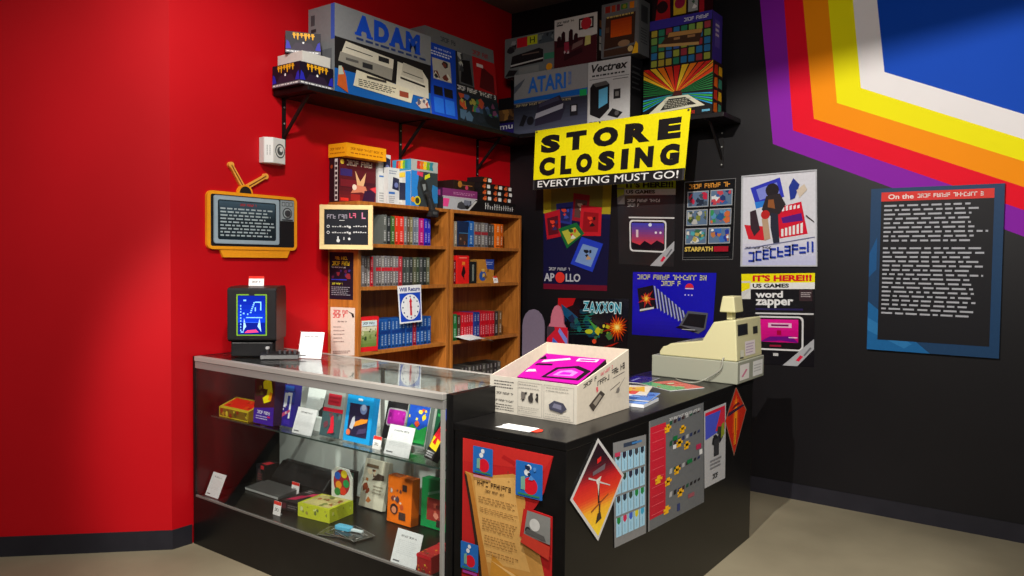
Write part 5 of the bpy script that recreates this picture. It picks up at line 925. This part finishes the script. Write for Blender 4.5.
def side_panel(y0, art):
    q = MB(); q.prism([(tk, 0), (L_, 0), (L_-.012, hb), (tk, hf+.0)], y0, y0+tk, CW, 'card')
    if art:
        f = Face(q, (tk, y0, 0), (L_, y0, 0), (L_, y0, hb), (tk, y0, hb)); f.rect(.0, 0, .001, .001, CW)
        f.q = [Vector(p) for p in ((tk, y0, 0), (L_, y0, 0), (L_-.012, y0, hb), (tk, y0, hf))]
        for i, (t, a, c) in enumerate((('Audio', .06, .3),)): pass
        f.lines(.1, .82, .36, .93, 1, (44, 40, 40), .9, 3, .02); f.lines(.42, .85, .68, .93, 1, (220, 90, 110), .8, 5, .02); f.lines(.36, .68, .62, .80, 1, (44, 40, 40), .9, 8, .02); f.lines(.64, .72, .93, .84, 1, (44, 40, 40), .9, 2, .02); f.rect(.66, .66, .9, .672, (70, 66, 66))
        f.poly([(.2, .36), (.42, .56), (.5, .44), (.28, .18)], (70, 62, 56)); f.poly([(.27, .37), (.4, .49), (.44, .43), (.32, .28)], (150, 140, 126)); f.poly([(.34, .56), (.37, .58), (.36, .68), (.33, .68)], (220, 90, 100)); f.poly([(.6, .46), (.8, .52), (.8, .535), (.6, .475)], (90, 84, 80)); f.poly([(.72, .36), (.9, .56), (.9, .57), (.71, .37)], (90, 84, 80)); f.ell(.76, .4, .03, (120, 114, 108))
    q.build('side_panel', bx, bevel=.0008)
side_panel(0, True); side_panel(D_-tk, False)
q = MB(); q.prism([(L_-tk, 0), (L_, 0), (L_-.012, hb), (L_-.012-tk, hb)], tk, D_-tk, (222, 206, 186), 'card'); q.build('back_panel', bx)
q = MB(); q.box(tk, L_-tk, tk, D_-tk, 0, .004, (200, 180, 150)); q.build('bottom', bx)
MG = (176, 12, 146)
def magenta(f):
    f.rect(0, 0, 1, 1, MG); f.poly([(.05, .5), (.32, .55), (.3, .62), (.05, .58)], (24, 14, 24)); f.poly([(.36, .08), (.95, .12), (.98, .5), (.72, .64), (.42, .5)], (26, 14, 24)); f.poly([(.42, .14), (.88, .18), (.9, .44), (.7, .54), (.48, .44)], (190, 24, 160)); f.poly([(.5, .2), (.8, .24), (.82, .4), (.68, .46), (.54, .38)], (190, 120, 190)); f.poly([(.56, .24), (.74, .28), (.74, .36), (.6, .36)], (206, 20, 176))
    f.poly([(.1, .62), (.5, .84), (.46, .9), (.1, .72)], (226, 190, 220)); f.poly([(.6, .80), (.92, .84), (.92, .95), (.6, .92)], (226, 200, 226)); f.poly([(.64, .83), (.88, .86), (.88, .92), (.64, .89)], MG); f.poly([(.04, .2), (.2, .26), (.14, .34), (.04, .3)], (226, 190, 220)); f.poly([(.0, .72), (.12, .78), (.04, .9)], (26, 14, 24))
for i, (x, y, z, w_, d_, h_, ry, rz_, lab) in enumerate(((.012, .215, .006, .175, .17, .085, 0, 0, 'pink box with black lettering at the left front inside the cardboard box'), (.012, .015, .006, .19, .17, .083, 0, 0, 'pink box at the right front inside the cardboard box, under the tilted one'), (.20, .02, .006, .36, .16, .12, 0, 0, 'pink box standing at the back inside the cardboard box'), (.095, .045, .094, .29, .225, .045, -.34, 0, 'large tilted pink and black box on top inside the cardboard box'))):
    q = MB(); q.box(0, d_, 0, w_, 0, h_, (150, 14, 128)); f = Face(q, (0, w_, h_), (0, 0, h_), (d_, 0, h_), (d_, w_, h_)); magenta(f)
    f = Face(q, (d_, 0, 0), (d_, w_, 0), (d_, w_, h_), (d_, 0, h_)); f.rect(0, 0, 1, 1, (28, 16, 26))
    f = Face(q, (0, 0, 0), (d_, 0, 0), (d_, 0, h_), (0, 0, h_)); f.rect(0, 0, 1, 1, (36, 18, 32))
    tag(q.build('game_box', None, (2.386+x, 1.462+y, KT+z), (0, ry, rz_), .002), lab, 'box', 'pink boxes in the cardboard box')
# a small white card with a red tip
q = MB(); q.prism([(-.035, -.075), (.035, -.075), (.038, .06), (.01, .07), (.0, .058), (-.035, .07)], 0, .0012, (236, 236, 234), 'paper', 'z'); cd = q.build('card', None, (2.205, 1.605, KT), (0, 0, .06)); tag(cd, 'small white card with a red tip lying on the counter corner', 'card')
q = MB(); q.prism([(-.024, -.098), (.0, -.108), (.024, -.098), (.024, -.0755), (-.024, -.0755)], 0, .001, (214, 60, 40), 'paper', 'z'); q.build('red_tip', cd)
# booklets
def booklet(label, x, y, w_, d_, z, h_, rz_, art, col=(200, 200, 198)):
    q = MB(); q.box(-w_/2, w_/2, -d_/2, d_/2, 0, h_, col, 'paper'); f = Face(q, (-w_/2, -d_/2, h_), (w_/2, -d_/2, h_), (w_/2, d_/2, h_), (-w_/2, d_/2, h_), 'gloss'); art(f)
    tag(q.build('booklet', None, (x, y, z), (0, 0, rz_)), label, 'booklet', 'booklets on the counter')
def bk_blue(f): f.rect(0, 0, 1, 1, (80, 130, 206)); f.blobs(.05, .05, .95, .95, 8, [(130, 170, 224), (50, 90, 170), (200, 214, 230)], 3, .12)
def bk_orange(f): f.rect(0, 0, 1, 1, (232, 226, 206)); f.poly([(0, .3), (.6, .2), (.5, .9), (0, 1)], (226, 90, 30)); f.poly([(.3, .1), (.9, .2), (.7, .7), (.4, .6)], (230, 180, 40)); f.blobs(.1, .2, .8, .8, 6, [(60, 110, 60), (200, 60, 30), (240, 200, 80)], 5, .08)
def bk_red(f): f.rect(0, 0, 1, 1, (206, 60, 50)); f.poly([(0, 0), (.5, 0), (.36, 1), (0, 1)], (70, 160, 90)); f.blobs(.05, .05, .95, .95, 10, [(226, 90, 70), (120, 190, 120), (180, 40, 40), (220, 200, 170)], 6, .1)
def bk_purple(f): f.rect(0, 0, 1, 1, (40, 34, 90)); f.rect(.2, .6, .7, .72, (140, 140, 190))
booklet('thick grey blue booklet with white spine, lowest by the cardboard box', 2.925, 1.49, .19, .13, KT, .014, .12, bk_blue, (226, 228, 230))
booklet('blue booklet with pale pictures lying on the thick booklet', 2.985, 1.51, .21, .14, KT+.0165, .004, .22, bk_blue)
booklet('orange and yellow booklet on top of the pile by the cardboard box', 3.08, 1.60, .24, .17, KT+.0225, .003, .35, bk_orange)
booklet('red and green booklet lying flat between the pile and the register', 3.43, 1.56, .21, .23, KT, .004, -.45, bk_red)
booklet('dark purple booklet lying behind the red and green one', 3.50, 1.765, .22, .13, KT, .003, .1, bk_purple)
# cash register: key end towards +y (the clerk), displays and labels towards -y
cr = empty('cash_register', 'cream cash register with grey drawer and raised display at the counter end', 'cash register', (3.678, 1.322, KT), 0)
CRM = (198, 193, 150); GRY = (150, 152, 136); RW, RL = .40, .468
q = MB(); q.box(0, RW, 0, RL, 0, .112, GRY, 'plastic'); f = Face(q, (0, 0, 0), (RW, 0, 0), (RW, 0, .112), (0, 0, .112), 'plastic'); f.rect(.08, .14, .42, .84, (226, 222, 216)); f.poly([(.14, .3), (.3, .6), (.36, .56), (.2, .26)], (210, 120, 150)); f.rect(.56, .14, .94, .84, (226, 226, 222)); f.lines(.6, .3, .9, .7, 3, (170, 170, 170), .4)
q.build('cash_drawer', cr, bevel=.004)
q = MB(); q.prism([(.008, .113), (.43, .113), (.43, .133), (.41, .160), (.39, .165), (.37, .178), (.195, .205), (.135, .305), (.02, .322)], .012, RW-.012, CRM, 'plastic', 'x'); q.build('body', cr, bevel=.006)
q = MB(); f = Face(q, (.02, .0075, .12), (RW-.02, .0075, .12), (RW-.02, .0185, .312), (.02, .0185, .312), 'plastic')
f.rect(.04, .62, .44, .92, (40, 38, 34)); f.rect(.66, .60, .86, .80, (40, 38, 34)); f.rect(.08, .65, .40, .88, (24, 22, 24)); f.rect(.30, .06, .72, .44, (224, 214, 214)); f.lines(.34, .1, .68, .4, 4, (170, 140, 170), .4); f.rect(.1, .04, .24, .24, (206, 206, 186)); f.rect(.08, .02, .22, .06, (90, 90, 80)); q.build('rear_display', cr)
q = MB(); q.box(.14, .19, .085, .115, .312, .352, CRM, 'plastic'); q.build('display_post', cr, bevel=.003)
q = MB(); q.prism([(.055, .352), (.14, .352), (.125, .435), (.065, .435)], .10, .222, CRM, 'plastic', 'x'); q.build('display_head', cr, bevel=.006)
q = MB()
ks = Face(q, (RW-.04, .372, .1795), (.05, .372, .1795), (.05, .20, .2055), (RW-.04, .20, .2055), 'plastic')
ks = Face(q, (.05, .37, .1805), (.05, .20, .2060), (RW-.04, .20, .2060), (RW-.04, .37, .1805), 'plastic')
for i in range(5):
    for j in range(8): ks.rect(.06+.18*i, .05+.115*j, .19+.18*i, .13+.115*j, [(120, 120, 130), (190, 190, 186), (90, 100, 140)][(i*j) % 3], True)
q.build('keypad', cr)
pc = MB(); pts = [(.016, .075, .128), (-.005, .078, .122)]
p = [wx(722, 369, 3.668), wx(713, 375, 3.66), wz(704, 380, KT+.01), wz(697, 382.5, KT+.006), wz(688, 382.5, KT+.006), wz(681, 381, KT+.006), wz(676, 379, KT+.006)]
pts += [(q_.x-3.678, q_.y-1.322, q_.z-KT) for q_ in p]
for _ in range(2): pts = [pts[0]]+[tuple(a_*(1-t)+b_*t for a_, b_ in zip(u_, v_)) for u_, v_ in zip(pts, pts[1:]) for t in (.25, .75)]+[pts[-1]]
pc.tube(pts, .0035, (150, 150, 138), 'plastic'); pc.build('cable', cr)
# ================================================================== POSTERS ON THE COUNTER FRONT
XC = 2.1253
OUTL = [(0, 0), (1, 0), (1, .655), (.80, .665), (.84, .70), (.91, .78), (.96, .90), (1, 1), (0, 1)]
def scroll(f):
    f.poly(OUTL, (190, 36, 36)); f.poly([(.0, .86), (.9, .9), (1, 1), (0, 1)], (200, 44, 40)); f.poly([(.45, .93), (.6, .9), (.62, .92), (.48, .95)], (176, 30, 32))
    f.poly([(.03, .80), (.22, .79), (.58, .85), (.66, .84), (.72, .70), (.70, .56), (.86, .46), (.93, .3), (.96, .1), (.95, 0), (.28, 0), (.2, .3), (.12, .6)], (206, 150, 76)); f.poly([(.14, .77), (.60, .83), (.62, .70), (.70, .44), (.78, .30), (.30, .28), (.2, .5)], (222, 172, 98)); f.poly([(.03, .80), (.10, .78), (.34, .16), (.30, .0), (.26, .0), (.14, .5)], (190, 124, 50))
    f.poly([(.02, .79), (.05, .78), (.12, .6), (.22, .3), (.27, .05), (.23, .1), (.15, .4), (.08, .62)], (52, 36, 30)); f.poly([(.3, .0), (.95, .0), (.96, .14), (.8, .24), (.5, .28), (.36, .34)], (208, 144, 52)); f.poly([(.34, .30), (.6, .26), (.84, .2), (.6, .24)], (236, 190, 120))
    f.marks(.18, .735, .58, .765, (84, 58, 34), 3); f.marks(.27, .702, .50, .718, (104, 72, 44), 8)
    for a_, c_, n in ((.63, .675, 3), (.575, .61, 3), (.47, .55, 5), (.38, .45, 4), (.32, .36, 2)): f.lines(.19+.3*(.65-a_), a_, .66, c_, n, (160, 116, 62), .32, int(a_*100), .1)
    def card(u, v, w_, h_, c): f.rrect(u, v, u+w_, v+h_, .01, c); f.ell(u+w_*.55, v+h_*.34, w_*.27, (214, 24, 44)); f.ell(u+w_*.42, v+h_*.70, w_*.10, (226, 228, 230)); f.ell(u+w_*.50, v+h_*.86, w_*.09, (226, 228, 230)); f.poly([(u+w_*.2, v+h_*.2), (u+w_*.36, v+h_*.2), (u+w_*.36, v+h_*.6), (u+w_*.2, v+h_*.55)], (120, 170, 150)); f.rect(u+w_*.1, v+h_*.05, u+w_*.9, v+h_*.1, (60, 130, 80))
    card(.13, .805, .23, .165, (36, 106, 186)); f.rect(.14, .782, .34, .796, (214, 150, 160)); card(.62, .735, .285, .205, (36, 106, 186)); f.blobs(.68, .84, .84, .92, 4, [(30, 40, 70), (80, 140, 210)], 3, .03); card(.0, .20, .21, .17, (36, 106, 186)); f.rect(.03, .178, .2, .194, (170, 60, 150)); card(.28, .0, .22, .19, (36, 106, 186)); card(.66, .0, .2, .12, (36, 106, 186))
    f.poly([(.70, .52), (1, .50), (1, .655), (.74, .665)], (136, 136, 132)); f.poly([(.68, .50), (.72, .50), (.76, .665), (.72, .67)], (196, 40, 36)); f.poly([(.69, .47), (.99, .41), (1, .49), (.72, .525)], (200, 60, 44)); f.ell(.84, .59, .055, (206, 206, 202)); f.ell(.77, .55, .03, (40, 40, 42)); f.poly([(.74, .53), (.96, .51), (.94, .54), (.76, .56)], (90, 88, 86)); f.ell(.72, .205, .035, (50, 30, 26)); f.ell(.72, .205, .014, (190, 130, 60)); f.ell(.55, .86, .01, (150, 50, 40))
def scroll_shape():
    q = MB(); s4 = [wx(459.5, 598, XC), wx(553, 598, XC), wx(553, 456.5, XC), wx(463, 438, XC)]
    y0, y1 = s4[3].y, s4[2].y; zt, zt2, zb = s4[3].z, s4[2].z, s4[0].z
    P = [Vector((XC, y0, zb)), Vector((XC, y1, zb)), Vector((XC, y1, zt2)), Vector((XC, y0, zt))]
    f = Face(q, *P, 'card'); f.k = 0; O = [f.P(*o) for o in OUTL]; n = len(O); f.k = 1
    q.add(O+[p+Vector((.0025, 0, 0)) for p in O], [tuple(range(n)), tuple(range(2*n-1, n-1, -1))]+[(i, i+n, (i+1) % n+n, (i+1) % n) for i in range(n)], (190, 30, 32), 'card'); scroll(f)
    c = sum(P, Vector())/4; q.v = [tuple(Vector(p)-c) for p in q.v]; return q.build('poster', None, c)
tag(scroll_shape(), 'red poster of a yellowed scroll and blue apple cards on the counter end', 'poster')
YC = 1.3403
def p4y(bl, br, tr, tl): return [wy(*bl, YC), wy(*br, YC), wy(*tr, YC), wy(*tl, YC)]
def kite1(f):
    f.rect(0, 0, 1, 1, (206, 204, 202)); g = f.sub(.045, .045, .955, .955)
    n = 36; c0, c1, c2, c3 = (250, 220, 40), (240, 130, 30), (214, 30, 30), (40, 26, 34)
    # bands run across the kite from its lower point to its upper point
    def bandcol(t):
        seg = [(0, c0), (.28, c1 if False else (248, 180, 40)), (.42, (230, 60, 30)), (.58, (206, 30, 36)), (.72, (90, 26, 40)), (.85, c3), (1, c3)]
        for (a, ca), (b_, cb) in zip(seg, seg[1:]):
            if t <= b_: k = (t-a)/(b_-a); return tuple(int(ca[j]*(1-k)+cb[j]*k) for j in range(3))
        return c3
    for i in range(n):      # u+v constant lines, u+v from 0 (bottom corner) to 2 (top corner)
        s0, s1 = 2*i/n, 2*(i+1)/n
        def cut(s): return [(max(0, s-1), min(1, s)), (min(1, s), max(0, s-1))]
        a, b_ = cut(s0), cut(s1); pts = [a[0], a[1], b_[1], b_[0]]
        if i == 0: pts = [a[0], b_[1], b_[0]]
        if i == n-1: pts = [a[0], a[1], b_[0]]
        if s0 < 1 < s1: pts = [a[0], a[1], (1, 0), b_[1], b_[0], (0, 1)]
        g.poly(pts, bandcol((s0+s1)/4), True)
    g.k += 1
    def D(x, y): return ((x+y)/1.0, (y-x)/1.0)     # x across, y up along the kite axis, both in 0..1 of the axis
    def dp(pts, c): g.poly([(min(1, max(0, y+x)), min(1, max(0, y-x))) for x, y in pts], c)
    dp([(-.02, .60), (.03, .60), (.02, .34), (-.01, .34)], (60, 34, 30)); dp([(-.05, .60), (.06, .62), (.02, .55), (-.03, .55)], (226, 220, 210)); dp([(-.02, .55), (.02, .55), (.0, .42)], (220, 214, 200)); dp([(.0, .58), (.24, .48), (.24, .47), (.0, .56)], (206, 200, 196)); dp([(-.2, .66), (-.04, .60), (-.04, .585), (-.2, .64)], (206, 200, 196)); dp([(-.06, .14), (.06, .17), (.04, .24), (-.02, .24)], (50, 34, 24)); dp([(-.0, .24), (.03, .24), (.04, .36), (.01, .36)], (70, 40, 26))
    dp([(-.03, .82), (.05, .84), (.05, .79), (-.03, .77)], (220, 40, 40)); dp([(-.12, .70), (.14, .74), (.12, .68), (-.12, .66)], (110, 96, 104)); dp([(-.15, .30), (.2, .40), (.2, .385), (-.15, .28)], (150, 70, 30))
YC -= .0028
sheet('poster', 'large diamond poster fading black, red and yellow on the counter side', 'poster', p4y((598, 541), (624, 475), (598, 438), (570, 500)), kite1, 'gloss', .0025)
YC += .0028
def catalog(f):
    f.rect(0, 0, 1, 1, (130, 130, 130)); f.rect(.3, .93, .7, .97, (50, 60, 80)); f.rect(.55, .94, .86, .96, (60, 120, 180)); rn = random.Random(3)
    pal = [(40, 50, 70), (60, 60, 66), (36, 44, 60), (50, 70, 60), (44, 40, 60)]; low = [(30, 130, 60), (200, 40, 80), (60, 90, 190), (210, 200, 40), (60, 160, 200)]
    for r_ in range(4):
        for c_ in range(5):
            a = .05+.185*c_; y = .09+.205*r_; f.rect(a, y, a+.165, y+.185, (160, 204, 226), True)
    f.k += 1
    for r_ in range(4):
        for c_ in range(5):
            a = .05+.185*c_; y = .09+.205*r_; cc = low[c_] if r_ == 0 else ((30, 130, 60) if r_ == 1 and c_ > 2 else pal[(c_+r_) % 5]); f.poly([(a+.03, y+.185), (a+.135, y+.185), (a+.135, y+.14), (a+.08, y+.115), (a+.03, y+.14)], cc, True); f.rect(a+.07, y+.02, a+.085, y+.1, (110, 160, 190), True)
    f.k += 1; f.rect(.04, .86, .2, .9, (190, 60, 90))
sheet('poster', 'grey poster with a grid of light blue cartridges, beside the large diamond', 'poster', p4y((614.5, 548), (646, 533), (646, 434.5), (613, 443)), catalog, 'card', .0025)
def chart(f):
    f.rect(0, 0, 1, 1, (104, 106, 108)); f.grad(.02, .1, .28, .94, (186, 26, 44), (206, 34, 56), 4); f.rect(.0, .0, .02, 1, (128, 128, 128)); rn = random.Random(12)
    for r_ in range(10): f.rect(.05, .13+.083*r_, .25, .135+.083*r_, (226, 90, 100), True)
    for y in (.90, .70, .44, .22):
        for k in range(8): a = .34+.075*k; f.poly([(a, y+.01*k*.3), (a+.05, y+.012*k*.3), (a+.056, y+.05), (a+.01, y+.045)], [(36, 34, 38), (170, 170, 170), (60, 40, 44), (36, 80, 60), (40, 50, 90)][rn.randint(0, 4)], True)
    f.k += 1; f.lines(.34, .935, .96, .965, 1, (220, 220, 220), .9)
    for u, v in ((.31, .88), (.58, .82), (.52, .70), (.66, .65), (.16, .44), (.32, .38), (.48, .45), (.54, .22), (.3, .12)): f.rect(u-.025, v-.04, u+.03, v+.034, (236, 176, 24), True); f.rect(u-.055, v-.012, u+.06, v+.012, (236, 176, 24), True); f.rect(u-.05, v-.04, u-.02, v-.02, (236, 176, 24), True)
    f.k += 1; f.rect(.84, .56, .94, .61, (180, 40, 80)); f.rect(.48, .05, .53, .12, (50, 60, 110)); f.rect(.68, .12, .8, .16, (150, 80, 90)); f.rect(.4, .66, .46, .7, (220, 220, 220)); f.rect(.9, .5, .96, .55, (220, 220, 220)); f.rect(.66, .46, .76, .5, (20, 110, 60)); f.rect(.4, .74, .48, .78, (20, 110, 60))
sheet('poster', 'large grey chart poster with red left column and small yellow marks', 'poster', p4y((648, 532), (704, 502), (703.5, 402.5), (649, 421.5)), chart, 'card', .0025)
def flyer(f):
    f.rect(0, 0, 1, 1, (176, 176, 178)); f.rect(.05, .93, .95, .97, (206, 30, 60)); f.poly([(.05, .62), (.95, .68), (.95, .93), (.05, .93)], (70, 80, 190)); f.poly([(.5, .68), (.95, .66), (.95, .93), (.75, .93)], (196, 40, 60)); f.blobs(.1, .5, .9, .74, 6, [(36, 34, 44), (50, 60, 50), (30, 30, 34)], 6, .14); f.rect(.42, .36, .66, .58, (50, 50, 54)); f.poly([(.74, .56), (.92, .6), (.9, .76), (.78, .74)], (130, 140, 40)); f.lines(.25, .2, .8, .34, 3, (120, 120, 124), .5); f.lines(.36, .07, .68, .14, 1, (50, 50, 54), .9)
sheet('flyer', 'light grey flyer with dark figures next to the small red diamond', 'flyer', p4y((704.5, 488.5), (725, 478), (726, 402.5), (704, 411.5)), flyer, 'card', .0025)
def kite2(f):
    f.rect(0, 0, 1, 1, (150, 110, 90)); g = f.sub(.03, .03, .97, .97, (196, 44, 24))
    def dp(pts, c): g.poly([(min(1, max(0, y+x)), min(1, max(0, y-x))) for x, y in pts], c)
    dp([(-.14, .3), (.14, .3), (.12, .8), (-.12, .8)], (224, 80, 24)); dp([(-.05, .12), (.05, .12), (.07, .55), (0, .9), (-.07, .55)], (244, 150, 30)); dp([(-.01, .1), (.01, .1), (.02, .5), (-.02, .5)], (110, 30, 20)); dp([(-.4, .56), (.4, .62), (.38, .68), (-.38, .62)], (60, 36, 60)); dp([(-.2, .66), (.2, .7), (.1, .74), (-.1, .72)], (110, 30, 34))
sheet('poster', 'small red and orange diamond poster hanging below the cash register', 'poster', p4y((734, 456), (746.5, 409.5), (736, 386.5), (725, 421)), kite2, 'gloss', .0025)
